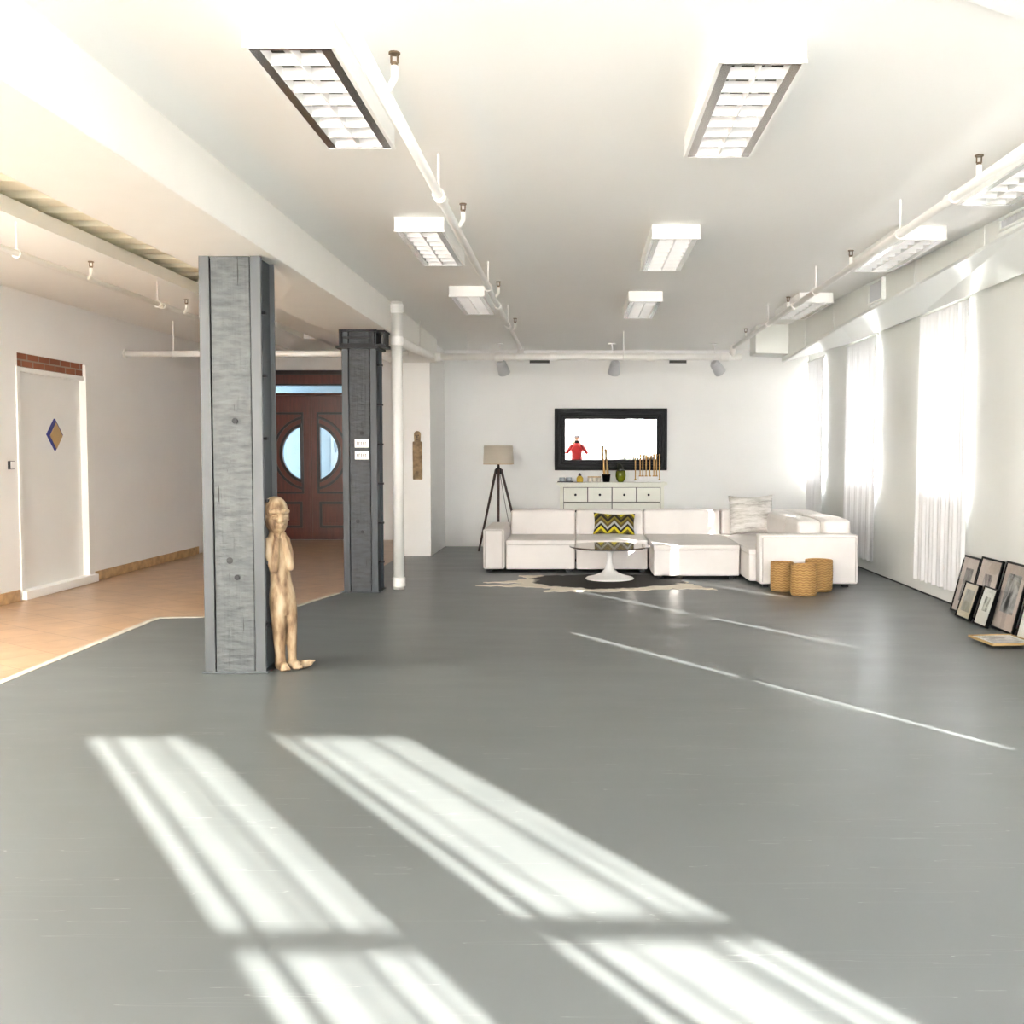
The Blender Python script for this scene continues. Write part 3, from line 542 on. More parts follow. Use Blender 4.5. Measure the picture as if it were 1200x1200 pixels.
# ------------------------------------------------------------------ pipes
def fit(mb, p, q, r): mb.tube([p, q], r, 14)
HP = 1.41 + 1.36
def ring(mb, c, r, th, axis):
    n = 18; pts = []
    for k in range(n + 1):
        a = 2 * PI * k / n
        pts.append((c[0] + r * math.cos(a), c[1], c[2] + r * math.sin(a)) if axis == 'Y' else (c[0], c[1] + r * math.cos(a), c[2] + r * math.sin(a)))
    mb.tube(pts, th, 6)
def sprinkler(t, x, y, z, dx=.05, m='brass'):
    mb = MB(); pts = [(x, y, z), (x + dx * .6, y, z - .005), (x + dx, y, z + .03), (x + dx, y, z + .075)]; mb.tube(pts, .014, 10); s = mb.build('sprinkler_fitting', M['pipe'], t, smooth=True)
    mb = MB(); mb.tube([(x + dx, y, z + .075), (x + dx, y, z + .088)], .013, 10); mb.tube([(x + dx - .012, y, z + .085), (x + dx - .012, y, z + .12)], .004, 6); mb.tube([(x + dx + .012, y, z + .085), (x + dx + .012, y, z + .12)], .004, 6); mb.tube([(x + dx, y, z + .118), (x + dx, y, z + .124)], .022, 12)
    mb.build('sprinkler_head', M[m], s)
def hanger(t, x, y, z, r):
    mb = MB(); ring(mb, (x, y, z), r + .006, .005, 'Y'); mb.tube([(x, y, z + r), (x, y, CE)], .006, 8); mb.build('pipe_hanger', M['pipe'], t)
def longpipe(name, label, x, y0, y1, z, r, sp, hg, dx=.05, x1=None):
    t = thing(name, label, 'pipe', (x, (y0 + y1) / 2, z)); x1 = x if x1 is None else x1
    mb = MB(); mb.tube([(x, y0, z), (x1, y1, z)], r, 18); mb.build('pipe', M['pipe'], t, smooth=True)
    for yy in sp: sprinkler(t, x, yy, z, dx)
    for yy in hg: hanger(t, x, yy, z, r)
    for yy in (y0 + 2.4, y0 + 6.3, y0 + 10.2):
        if yy < y1: mb = MB(); mb.tube([(x, yy, z), (x, yy + .09, z)], r + .009, 16); mb.build('coupling', M['pipe'], t)
    return t
XM = -.725
t = longpipe('ceiling_pipe', 'white ceiling pipe running between the two rows of lights', XM, YR, 13.0, HP, .024, (3.80, 6.05, 8.75, 11.1), (2.9, 5.35, 8.3, 10.7), .05)
mb = MB(); mb.tube([(XM, 12.95, HP), (XM, 13.0, HP - .02), (XM, 13.02, HP - .11)], .042, 14); mb.build('elbow', M['pipe'], t, smooth=True)
XP = 2.0
t = longpipe('ceiling_pipe', 'white ceiling pipe running beside the air duct', XP, YR, 12.95, HP, .024, (5.08, 7.42, 9.6, 12.0), (6.3, 8.5, 10.6), -.0001)
mb = MB(); mb.tube([(XP, 12.9, HP), (XP, 12.98, HP - .02), (XP, 13.0, HP - .11)], .044, 14); mb.build('elbow', M['pipe'], t, smooth=True)
t = longpipe('ceiling_pipe', 'white sprinkler pipe under the left room ceiling', -3.80, YR, 13.9, HP, .024, (5.75, 7.85, 9.75, 11.4), (6.9, 9.2), .05)
zb = 2.655
t = thing('ceiling_pipe', 'thick white pipe crossing in front of the back wall', 'pipe', (0, 13.0, zb))
mb = MB(); mb.tube([(-1.87, 13.0, zb), (2.12, 13.0, zb)], .043, 18); mb.build('pipe', M['pipe'], t, smooth=True)
for x in (-1.80, -1.0, -.725, -.3, .95, 1.9):
    mb = MB(); mb.tube([(x - .05, 13.0, zb), (x + .05, 13.0, zb)], .055, 18); mb.build('coupling', M['pipe'], t)
for x in (-1.4, .6):
    mb = MB(); ring(mb, (x, 13, zb), .05, .006, 'X'); mb.tube([(x, 13, zb + .05), (x, 13, CE)], .006, 8); mb.build('pipe_hanger', M['pipe'], t)
t = thing('ceiling_pipe', 'short thick white pipe from the riser towards the back wall', 'pipe', (-1.86, 11.6, 2.6))
mb = MB(); mb.tube([(-1.86, 10.52, 2.585), (-1.86, 12.9, zb), (-1.84, 12.99, zb), (-1.75, 13.0, zb)], .052, 18); mb.build('pipe', M['pipe'], t, smooth=True)
mb = MB(); mb.tube([(-1.86, 12.0, 2.63), (-1.86, 12.0, CE)], .007, 8); mb.build('pipe_hanger', M['pipe'], t)
t = thing('riser_pipe', 'white vertical pipe from floor to ceiling beside the dark column', 'pipe', (-1.86, 10.5, 0))
mb = MB(); mb.tube([(-1.86, 10.48, 0), (-1.86, 10.48, CE)], .058, 20); mb.build('pipe', M['pipe'], t, smooth=True)
for z in (2.53, 2.86, 0.03):
    mb = MB(); mb.tube([(-1.86, 10.48, z), (-1.86, 10.48, z + .09)], .068, 20); mb.build('coupling', M['pipe'], t)
t = thing('wall_pipe', 'white horizontal pipe crossing from the left wall in front of the wooden door', 'pipe', (-3.8, 12.0, 2.59))
mb = MB(); mb.tube([(XL, 12.0, 2.595), (-2.0, 12.0, 2.60)], .036, 16); mb.build('pipe', M['pipe'], t, smooth=True)
mb = MB(); ring(mb, (-4.78, 12, 2.595), .04, .006, 'X'); mb.tube([(-4.78, 12, 2.63), (-4.78, 12, CE)], .007, 8); mb.build('pipe_hanger', M['pipe'], t)
mb = MB(); mb.tube([(XL, 12, 2.595), (XL + .02, 12, 2.595)], .055, 16); mb.build('wall_flange', M['pipe'], t)

# ------------------------------------------------------------------ ceiling lights
def ceiling_light():
    t = thing('ceiling_light', 'x', 'ceiling light', (0, 0, 0)); local(t); w_, L, h = .33, 1.22, .10
    mb = MB(); mb.box((-w_ / 2, 0, .012), (-w_ / 2 + .012, L, h)); mb.box((w_ / 2 - .012, 0, .012), (w_ / 2, L, h)); mb.box((-w_ / 2, 0, 0.0), (w_ / 2, .012, h)); mb.box((-w_ / 2, L - .012, 0.0), (w_ / 2, L, h)); mb.box((-w_ / 2, 0, h - .01), (w_ / 2, L, h))
    mb.build('housing', M['gloss_white'], t)
    mb = MB(); mb.box((-w_ / 2 - .004, 0, 0), (-w_ / 2 + .014, L, .014)); mb.box((w_ / 2 - .014, 0, 0), (w_ / 2 + .004, L, .014)); mb.build('rim', M['gloss_white'], t, bevel=.002)
    iw = .125
    mb = MB(); mb.box((-.151, .012, .002), (-iw + .012, L - .012, .006)); mb.box((iw - .012, .012, .002), (.151, L - .012, .006)); mb.box((-.151, .012, .002), (.151, .03, .006)); mb.box((-.151, L - .03, .002), (.151, L - .012, .006)); mb.build('inner_frame', M['louvre_grey'], t)
    mb = MB(); y0, y1 = .03, L - .03
    mb.box((-.003, y0, .002), (.003, y1, .045))
    mb.box((-iw + .01, y0, .004), (-iw + .014, y1, .05)); mb.box((iw - .014, y0, .004), (iw - .01, y1, .05))
    for k in range(9):
        y = y0 + (y1 - y0) * k / 8
        mb.hexa([(-iw + .012, y - .003, .003), (iw - .012, y - .003, .003), (iw - .012, y + .003, .003), (-iw + .012, y + .003, .003)], [(-iw + .012, y - .012, .045), (iw - .012, y - .012, .045), (iw - .012, y + .022, .045), (-iw + .012, y + .022, .045)])
    mb.build('louvre', M['louvre'], t)
    for x in (-.06, .06):
        mb = MB(); mb.tube([(x, .04, .07), (x, L - .04, .07)], .013, 12); mb.build('lamp_tube', M['tube'], t, smooth=True)
    mb = MB(); mb.box((-.145, .015, .084), (.145, L - .015, .089)); mb.build('reflector', M['gap'], t)  # painted dark as the shade behind the louvre blades
    return t
proto = ceiling_light()
spots = [(-1.045, 3.72, 'nearest light of the left row, top left of the ceiling'), (.70, 3.86, 'nearest light of the centre row, with crisp louvres'), (-1.045, 6.75, 'middle light of the left row beside the long pipe'),
         (.68, 6.97, 'middle light of the centre row'), (-1.03, 9.50, 'farthest light of the left row, towards the back wall'), (.665, 9.80, 'farthest light of the centre row, above the mirror'),
         (2.42, 4.83, 'nearest beside the duct, cut by the right edge'), (2.38, 7.0, 'middle light of the row beside the duct'), (2.33, 9.88, 'farthest light of the row beside the duct')]
for i, (x, y, lb) in enumerate(spots):
    o = proto if i == 0 else copy_tree(proto)
    o.location = (x, y, CE - .10); o['label'] = 'white louvred fluorescent fixture, ' + lb; o['group'] = 'louvred ceiling lights'
for y, lb in ((5.1, 'lit, under the left room ceiling at the left edge'), (1.6, 'lit, under the left room ceiling nearest the rear wall')):
    o = copy_tree(proto); o.location = (-4.55, y, CE - .10); o['label'] = 'white louvred fluorescent fixture, ' + lb; o['group'] = 'louvred ceiling lights'
    la = bpy.data.lights.new('lamp_glow', 'AREA'); la.shape = 'RECTANGLE'; la.size = .22; la.size_y = 1.1; la.energy = 44; la.color = (1.0, .96, .88)  # area lamps added under the fixtures to brighten the left wall
    lo_ = bpy.data.objects.new('lamp_glow', la); C.objects.link(lo_); lo_.location = (-4.55, y + .61, CE - .104)
# square plate at the top right corner
mb = MB(); R = Matrix.Translation((1.545, 3.63, CE - .035)) @ Matrix.Rotation(math.radians(32), 4, 'Z')
mb.box((-.6, -.6, 0), (0, 0, .035), R); tag(mb.build('ceiling_panel', M['gloss_white'], bevel=.004), 'thin white square panel on the ceiling at the top right corner', 'ceiling panel')

# ------------------------------------------------------------------ duct
t = thing('air_duct', 'long pale sheet metal air duct along the top of the right wall', 'air duct', (3.1, 7, 2.7))
S = [(1.2, 3.10, 2.90), (6.4, 2.83, 2.865), (10.2, 2.64, 2.70), (12.6, 2.55, 2.56)]
mb = MB(); prev = None
for y, x, z in S:
    cur = [mb.bm.verts.new(p) for p in ((x, y, CE - .003), (x, y, z), (x + .02, y, z - .012), (3.44, y, 2.80), (3.44, y, CE - .003))]
    if prev:
        for k in range(5): mb.bm.faces.new((prev[k], prev[(k + 1) % 5], cur[(k + 1) % 5], cur[k]))
    else: mb.bm.faces.new(cur[::-1])
    prev = cur
mb.bm.faces.new(prev); mb.build('duct_body', M['duct'], t)
mb = MB(); mb.hexa([(2.18, 12.35, 2.64), (2.56, 12.25, 2.62), (2.62, 12.65, 2.60), (2.18, 12.75, 2.64)], [(2.18, 12.35, CE - .003), (2.56, 12.25, CE - .003), (2.62, 12.65, CE - .003), (2.18, 12.75, CE - .003)]); mb.build('duct_branch', M['duct'], t, bevel=.004)
def dx_at(y):
    for (a, xa, za), (b, xb, zb_) in zip(S[:-1], S[1:]):
        if a <= y <= b: f = (y - a) / (b - a); return xa + f * (xb - xa), za + f * (zb_ - za)
for y in (5.2, 6.0, 7.0, 8.25, 9.3, 10.4, 11.5):
    x, z = dx_at(y); mb = MB(); mb.box((x - .006, y - .012, z + .0), (x + .02, y + .012, CE - .004)); mb.build('duct_seam', M['duct'], t)
for y in (6.35, 8.9):
    x, z = dx_at(y + .2); mb = MB(); zc = (z + CE) / 2
    Hh = (CE - z) / 2 - .02
    mb.plate(rect(y, zc - Hh, y + .42, zc + Hh), [rect(y + .02, zc - Hh + .015, y + .40, zc + Hh - .015)], x - .025, x + .03, 'YZ'); g = mb.build('duct_grille', M['duct'], t)
    mb = MB(); mb.box((x - .006, y + .02, zc - Hh + .015), (x + .0, y + .40, zc + Hh - .015))
    for k in range(12):
        yy = y + .03 + k * .031; mb.box((x - .02, yy, zc - Hh + .015), (x - .004, yy + .006, zc + Hh - .015))
    mb.build('grille_slats', M['grey_plastic'], g)

# ------------------------------------------------------------------ spotlights and vents at the back
for i, (x, ang, lb) in enumerate(((-1.10, .25, 'left'), (.50, -.15, 'middle'), (1.95, .75, 'right'))):
    t = thing('spotlight', 'small white ceiling spotlight hanging before the back wall, %s of the three' % lb, 'spotlight', (x, 14.4, CE), group='spotlights before the back wall')
    mb = MB(); mb.tube([(x, 14.4, CE), (x, 14.4, CE - .015)], .05, 14); mb.build('canopy', M['white_plastic'], t)
    mb = MB(); mb.tube([(x, 14.4, CE), (x + .02, 14.4, CE - .2), (x + .04, 14.4, CE - .27)], .009, 8); mb.build('stem', M['white_plastic'], t)
    c = Vector((x + .04, 14.4, CE - .33)); d = Vector((math.sin(ang) * .9, .55, -.75)).normalized()
    mb = MB(); mb.tube([c - d * .09, c - d * .06, c + d * .10, c + d * .11], [.045, .07, .085, .085], 18); mb.build('lamp_can', M['grey_plastic'], t, smooth=False)
    mb = MB(); mb.tube([c + d * .11, c + d * .114], .07, 18); mb.build('lens', M['louvre_dark'], t)
for i, (x0, x1, lb) in enumerate(((-.727, -.402, 'above and left of the mirror'), (1.39, 1.675, 'above and right of the mirror'))):
    t = thing('wall_vent', 'small grey slotted vent high on the back wall, %s' % lb, 'vent', ((x0 + x1) / 2, YB, 2.77), group='vents high on the back wall')
    mb = MB(); mb.plate(rect(x0, 2.775, x1, 2.845), [rect(x0 + .012, 2.785, x1 - .012, 2.835)], YB - .012, YB, 'XZ'); mb.build('vent_frame', M['white_plastic'], t)
    mb = MB(); mb.box((x0 + .012, YB - .004, 2.785), (x1 - .012, YB - .002, 2.835))
    for k in range(9): xx = x0 + .02 + k * (x1 - x0 - .04) / 9; mb.box((xx, YB - .01, 2.785), (xx + .006, YB - .004, 2.835))
    mb.build('vent_slats', M['gap'], t)

# ------------------------------------------------------------------ sofa
t = thing('sectional_sofa', 'large off-white modular sectional sofa with chaise and low arms', 'sofa', (0.9, 12.2, 0))
def blk(name, a, b, bev=.03, puff=False):
    mb = MB(); mb.box(a, b)
    if puff: bmesh.ops.subdivide_edges(mb.bm, edges=mb.bm.edges[:], cuts=6, use_grid_fill=True)
    if puff:
        cx_ = [(a[i] + b[i]) / 2 for i in range(3)]; hx = [(b[i] - a[i]) / 2 for i in range(3)]
        for v in mb.bm.verts:
            f = 1
            q = [(v.co[i] - cx_[i]) / hx[i] for i in range(3)]
            for i in range(3):
                j, k = (i + 1) % 3, (i + 2) % 3
                if abs(abs(q[i]) - 1) < 1e-4:
                    v.co[i] += math.copysign(puff, q[i]) * (1 - q[j] ** 2) * (1 - q[k] ** 2)
    return mb.build(name, M['sofa'], t, bevel=bev, seg=3)
G = .004; SF, SB, BK = 11.95, 12.95, 13.20
blk('armrest', (-1.12, SF, .035), (-.86, BK, .52))
for x0, x1, yf in ((-.85, -.02, SF), (-.01, .85, SF), (.86, 1.84, 11.30)):
    blk('seat_base', (x0 + G, yf, .035), (x1 - G, SB, .335), .02)
    blk('seat_cushion', (x0 + G, yf - .005, .33), (x1 - G, SB, .385), .022, .008)
for x0, x1 in ((-.85, -.02), (-.01, .85), (.86, 1.84)):
    blk('backrest', (x0 + G, SB - .06, .10), (x1 - G, BK, .69), .03, .010)
blk('seat_base', (1.86, 10.84, .035), (2.66, SB, .335), .02)
blk('seat_cushion', (1.86, 10.84, .33), (2.66, 11.88, .385), .022, .008)
blk('seat_cushion', (1.86, 11.89, .33), (2.66, SB, .385), .022, .008)
blk('backrest', (1.86, SB - .06, .10), (2.96, BK, .69), .03, .010)
blk('armrest', (1.93, 10.58, .035), (2.97, 10.83, .56), .025)
blk('backrest', (2.67, 11.98, .10), (2.96, SB - .065, .70), .04, .02)
blk('backrest', (2.67, 10.84, .10), (2.96, 11.97, .70), .04, .02)
for xs, ys in (((2.40, 2.62), (11.62, 12.85)), ((2.40, 2.60), (10.95, 11.60))):   # loose back cushions of the long side
    blk('back_cushion', (xs[0], ys[0], .385), (2.67, ys[1], .68), .05, .03)
for x in (-1.05, -.1, .78, .95, 1.75, 2.0, 2.85):
    y = {2.0: 10.66, 2.85: 10.66, .95: 11.38, 1.75: 11.38}.get(x, SF + .08)
    mb = MB(); mb.box((x - .03, y - .03, 0), (x + .03, y + .03, .04)); mb.build('foot', M['dark_metal'], t)
for x in (-1.05, 0, 1.2, 2.85):
    mb = MB(); mb.box((x - .03, BK - .1, 0), (x + .03, BK - .04, .04)); mb.build('foot', M['dark_metal'], t)
def seam(pts):
    mb = MB(); mb.tube(pts, .004, 6); mb.build('piping', M['sofa_seam'], t)
seam([(-1.09, SF - .003, .06), (-1.09, SF - .003, .50)]); seam([(-.89, SF - .003, .06), (-.89, SF - .003, .50)]); seam([(-1.09, SF - .003, .50), (-.89, SF - .003, .50)])
seam([(1.96, 10.577, .53), (2.94, 10.577, .53)]); seam([(1.96, 10.577, .06), (1.96, 10.577, .53)]); seam([(2.94, 10.577, .06), (2.94, 10.577, .53)])
for x0, x1, yf in ((-.82, -.05, SF), (.02, .82, SF), (.90, 1.80, 11.30)): seam([(x0, yf - .002, .332), (x1, yf - .002, .332)])

def pillow(name, w_, h_, th, m, label, cat, loc, rot, group=None, pinch=.12):
    bm = MB(); n = 22
    def pt(i, j, s):
        u, v = i / n * 2 - 1, j / n * 2 - 1
        e = (1 - abs(u) ** 2.6) * (1 - abs(v) ** 2.6); z = s * th / 2 * max(0, e) ** .55
        px = u * w_ / 2 * (1 - pinch * (1 - v * v) * abs(u) ** 3 * .5); pz = v * h_ / 2 * (1 - pinch * (1 - u * u) * abs(v) ** 3)
        return (px, z, pz + h_ / 2)
    g = {}
    for s in (-1, 1):
        for i in range(n + 1):
            for j in range(n + 1):
                edge = i in (0, n) or j in (0, n)
                g[(i, j, s)] = g[(i, j, -1)] if (edge and s == 1) else bm.bm.verts.new(pt(i, j, s))
    for s in (-1, 1):
        for i in range(n):
            for j in range(n):
                bm.bm.faces.new([g[(i, j, s)], g[(i + 1, j, s)], g[(i + 1, j + 1, s)], g[(i, j + 1, s)]])
    ob = bm.build(name, m, None, smooth=True, origin=(0, 0, 0)); ob.location = loc; ob.rotation_euler = rot
    return tag(ob, label, cat, group)
pillow('chevron_cushion', .53, .28, .13, M['chevron'], 'small rectangular cushion with yellow, black and grey zigzags on the sofa', 'cushion', (.47, 12.72, .388), (-.25, .03, 0))
pillow('square_cushion', .56, .50, .17, M['streaky'], 'large streaky grey cushion in the sofa corner', 'cushion', (2.20, 12.62, .40), (-.20, -.03, -.10))

# ------------------------------------------------------------------ table, rug, baskets
tx, ty = .37, 11.28
t = thing('coffee_table', 'low round pedestal table with brown top and white trumpet base on the hide rug', 'table', (tx, ty, 0.008))
mb = MB(); mb.lathe([(0, .008), (.27, .008), (.275, .014), (.26, .026), (.18, .045), (.10, .075), (.055, .12), (.036, .18), (.030, .24), (.036, .30), (.06, .345), (.10, .362), (0, .362)], (tx, ty, 0), 48); mb.build('pedestal_base', M['gloss_white'], t, smooth=True)
mb = MB(); mb.lathe([(0, .358), (.43, .360), (.455, .370), (.458, .378), (.455, .383), (0, .383)], (tx, ty, 0), 64); mb.build('tabletop', M['table_top'], t)
# cowhide
rn = random.Random(3); out = []
base = [(-1.30, -.02), (-.98, .10), (-.85, .35), (-.95, .62), (-.45, .60), (-.1, .75), (.35, .66), (.75, .72), (.95, .45), (.88, .15), (.98, -.28), (1.18, -.60), (.72, -.52), (.45, -.62), (.1, -.74), (-.30, -.72), (-.62, -.76), (-.50, -.50), (-.92, -.36), (-1.36, -.30), (-.9, -.16), (-.86, -.06)]
for i in range(len(base)):
    a = Vector(base[i]); b_ = Vector(base[(i + 1) % len(base)]); L = (b_ - a).length; n = max(2, int(L / .05))
    nn = Vector(((b_ - a).y, -(b_ - a).x)) / L
    for k in range(n): out.append(tuple(a.lerp(b_, k / n) + nn * rn.uniform(-.034, .034)))
mb = MB(); mb.plate([(x + .28, y + 11.0) for x, y in out], [], 0.001, 0.007, 'XY')
tag(mb.build('cowhide_rug', M['hide'], origin=(.28, 11.0, 0)), 'black and white cowhide rug under the round table', 'rug')
def basket(x, y, r, h, label):
    mb = MB(); p = [(0, 0), (r * .93, 0), (r * .98, .015)]
    for k in range(1, 19): z = .015 + (h - .02) * k / 18; p.append((r * (1 + .02 * math.sin(k / 18 * PI)) + (.003 if k % 2 else 0), z))
    p += [(r - .004, h), (r - .014, h - .004), (r - .018, h - .03), (r - .02, .03), (0, .02)]
    mb.lathe(p, (x, y, 0), 40); ob = tag(mb.build('woven_basket', M['basket'], smooth=True, origin=(x, y, 0)), label, 'basket', 'woven baskets beside the sofa arm')
    rb = MB(); n = 40; rb.tube([(x + (r - .004) * math.cos(2 * PI * k / n), y + (r - .004) * math.sin(2 * PI * k / n), h) for k in range(n + 1)], .007, 8); rb.build('rim', M['basket'], ob, smooth=True)
basket(2.27, 10.03, .130, .30, 'front woven straw basket of the three by the sofa arm')
basket(2.12, 10.36, .115, .29, 'left woven straw basket, half hidden behind the front one')
basket(2.50, 10.36, .138, .315, 'right and widest of the three woven straw baskets')

# ------------------------------------------------------------------ floor lamp
lx, ly = -1.12, 14.4
t = thing('floor_lamp', 'tripod floor lamp with dark wooden legs and beige drum shade', 'lamp', (lx, ly, 0))
for fx, fy in ((-1.42, 14.55), (-.80, 14.55), (-1.10, 14.08)):
    mb = MB(); top = Vector((lx + (fx - lx) * .12, ly + (fy - ly) * .12, 1.19)); mb.tube([(fx, fy, 0.005), tuple(top)], [.015, .019], 10); mb.build('leg', M['walnut'], t)
mb = MB(); mb.lathe([(0, 1.12), (.035, 1.12), (.045, 1.14), (.045, 1.20), (.02, 1.215), (.012, 1.28), (.03, 1.30), (.03, 1.36), (0, 1.36)], (lx, ly, 0), 20); mb.build('hub', M['dark_metal'], t)
mb = MB(); mb.lathe([(.218, 1.264), (.205, 1.53), (.202, 1.53), (.215, 1.264)], (lx, ly, 0), 48)
mb.bm.faces.new  # closed ring
sh = mb.build('lamp_shade', M['shade'], t, smooth=True)
mb = MB(); mb.tube([(lx + .22 * math.cos(2 * PI * k / 40) * .985, ly + .22 * math.sin(2 * PI * k / 40) * .985, 1.266) for k in range(41)], .004, 6); mb.tube([(lx - .21, ly, 1.50), (lx + .21, ly, 1.50)], .003, 6); mb.tube([(lx, ly - .205, 1.50), (lx, ly + .205, 1.50)], .003, 6); mb.build('shade_ring', M['gold'], sh)
mb = MB(); mb.tube([(lx, ly, 1.34), (lx, ly, 1.50)], .004, 6); mb.ball((lx, ly, 1.40), .035); mb.build('bulb', M['white_plastic'], t)
mb = MB(); mb.tube([(lx + .02, ly + .02, 1.13), (lx + .07, ly + .06, .8), (lx + .14, ly + .1, .4), (lx + .16, ly + .15, .01), (lx + .3, ly + .6, .01), (lx + .32, YB - .02, .02)], .004, 6); mb.build('cord', M['dark_metal'], t)

# ------------------------------------------------------------------ dresser
t = thing('dresser', 'ivory chest of drawers against the back wall under the mirror', 'dresser', (.52, 15.1, 0)); DX0, DX1, DY0, DY1 = -.25, 1.29, 14.88, 15.33
mb = MB(); mb.box((DX0, DY0 + .012, .16), (DX1, DY1, .955)); mb.build('carcass', M['dresser'], t, bevel=.004)
mb = MB(); mb.box((DX0 - .05, DY0 - .03, .955), (DX1 + .05, DY1, .99)); mb.build('top_board', M['dresser'], t, bevel=.006)
mb = MB(); mb.box((DX0 - .02, DY0 - .01, .93), (DX1 + .02, DY1, .957)); mb.build('top_moulding', M['dresser'], t, bevel=.005)
for x in (DX0 + .03, DX1 - .03):
    for y in (DY0 + .04, DY1 - .04):
        mb = MB(); mb.box((x - .03, y - .03, 0), (x + .03, y + .03, .17)); mb.build('leg', M['dresser'], t, bevel=.004)
mb = MB(); mb.box((DX0 + .02, DY0 + .004, .10), (DX1 - .02, DY0 + .03, .17)); mb.box((DX0, DY0 + .002, .17), (DX0 + .05, DY0 + .03, .93)); mb.box((DX1 - .05, DY0 + .002, .17), (DX1, DY0 + .03, .93)); mb.build('face_frame', M['dresser'], t)
mx = (DX0 + DX1) / 2; rows = []
wq = (DX1 - DX0 - .10) / 4
for k in range(4): rows.append((DX0 + .05 + k * wq, DX0 + .05 + (k + 1) * wq, .70, .915))
for z0, z1 in ((.44, .69), (.18, .43)):
    for k in range(2): rows.append((DX0 + .05 + k * 2 * wq, DX0 + .05 + (k + 1) * 2 * wq, z0, z1))
for x0, x1, z0, z1 in rows:
    mb = MB(); mb.box((x0, DY0 + .008, z0 - .004), (x1, DY0 + .014, z1 + .004)); 
    gp = mb.build('drawer_gap', M['gap'], t)  # dark sheet painted as the shade around each drawer
    mb = MB(); mb.box((x0 + .007, DY0 - .004, z0 + .003), (x1 - .007, DY0 + .012, z1 - .003)); dr = mb.build('drawer', M['dresser'], t, bevel=.003)
    for xk in ([(x0 + x1) / 2] if x1 - x0 < .5 else [x0 + .19, x1 - .19]):
        mb = MB(); mb.tube([(xk, DY0 - .004, (z0 + z1) / 2), (xk, DY0 - .015, (z0 + z1) / 2), (xk, DY0 - .028, (z0 + z1) / 2), (xk, DY0 - .032, (z0 + z1) / 2)], [.008, .008, .018, .012], 14); mb.build('knob', M['dark_metal'], dr, smooth=True)

# things on the dresser
TZ = .990
t = thing('serving_tray', 'dark oval tray at the left end of the dresser', 'tray', (-.17, 15.05, TZ))
mb = MB(); mb.box((-.29, 14.96, TZ), (-.05, 15.14, TZ + .012)); mb.build('tray_base', M['dark_metal'], t, bevel=.005)
for k, (x, y) in enumerate(((-.22, 15.0), (-.12, 15.02))):
    mb = MB(); mb.lathe([(0, 0), (.035, 0), (.045, .03), (.042, .06), (.036, .06), (.03, .02), (0, .015)], (x, y, TZ + .012), 20)
    tag(mb.build('glass_bowl', M['clear'], smooth=True), ('left', 'right')[k] + ' small glass bowl on the dark tray', 'bowl', 'glass bowls on the tray')
t = thing('jar', 'yellow jar with dark lid on the dresser', 'jar', (.045, 15.05, TZ))
mb = MB(); mb.lathe([(0, 0), (.045, 0), (.05, .02), (.05, .06), (.035, .085), (.02, .095), (0, .095)], (.045, 15.05, TZ), 24); mb.build('body', M['yellow'], t, smooth=True)
mb = MB(); mb.lathe([(0, .09), (.022, .09), (.025, .11), (.012, .12), (.012, .132), (0, .135)], (.045, 15.05, TZ), 18); mb.build('lid', M['walnut'], t, smooth=True)
for k, x in enumerate((.19, .26, .33)):
    mb = MB(); mb.lathe([(0, 0), (.024, 0), (.034, .02), (.034, .055), (.030, .07), (0, .07)], (x, 15.05, TZ), 20)
    tag(mb.build('ceramic_cup', M['linen'], smooth=True), ('left', 'middle', 'right')[k] + ' of three pale round cups on the dresser', 'cup', 'pale cups under the wooden strip')
mb = MB(); mb.box((.16, 15.03, TZ + .0705), (.36, 15.07, TZ + .085)); tag(mb.build('wooden_strip', M['gold'], bevel=.003), 'thin brown wooden strip lying across the pale cups', 'board')
t = thing('plant_pot', 'black tapered pot on the dresser holding two tall wooden figures', 'pot', (.44, 15.05, TZ))
mb = MB(); mb.lathe([(0, 0), (.05, 0), (.062, .10), (.066, .12), (.058, .12), (.052, .07), (0, .06)], (.44, 15.05, TZ), 28); mb.build('body', M['black'], t, smooth=True)
for k, (x0, x1, h) in enumerate(((.415, .385, .55), (.465, .435, .50))):
    mb = MB(); n = 14; pts = [(x0 + (x1 - x0) * i / n, 15.05, TZ + .065 + (h - .065) * i / n) for i in range(n + 1)]
    rr = [.016, .017, .018, .018, .017, .017, .016, .016, .015, .015, .013, .010, .017, .018, .010]
    mb.tube(pts, rr, 12); tag(mb.build('wooden_figure', M['tan'] if k else M['gold'], smooth=True), ('taller left', 'shorter right')[k] + ' thin carved wooden figure standing in the black pot', 'figurine', 'wooden figures in the pot')
t = thing('glass_vase', 'olive green teardrop glass vase with a dark slanted neck on the dresser', 'vase', (.655, 15.05, TZ))
mb = MB(); mb.lathe([(0, 0), (.04, 0), (.065, .04), (.078, .09), (.076, .13), (.066, .17), (.06, .165), (.0, .16)], (.655, 15.05, TZ), 32); mb.build('body', M['green_glass'], t, smooth=True)
mb = MB(); mb.tube([(.655, 15.05, TZ + .155), (.65, 15.05, TZ + .20), (.635, 15.05, TZ + .25), (.625, 15.05, TZ + .285)], [.068, .058, .036, .016], 24); mb.build('neck', M['dark_glass'], t, smooth=True)
t = thing('candelabra', 'row of seven gold candlesticks on a white stand at the right of the dresser', 'candelabra', (1.06, 15.05, TZ))
mb = MB(); mb.box((.86, 15.0, TZ), (1.27, 15.10, TZ + .03)); mb.box((.92, 15.02, TZ + .03), (1.21, 15.08, TZ + .085)); mb.build('stand', M['white_plastic'], t, bevel=.008)
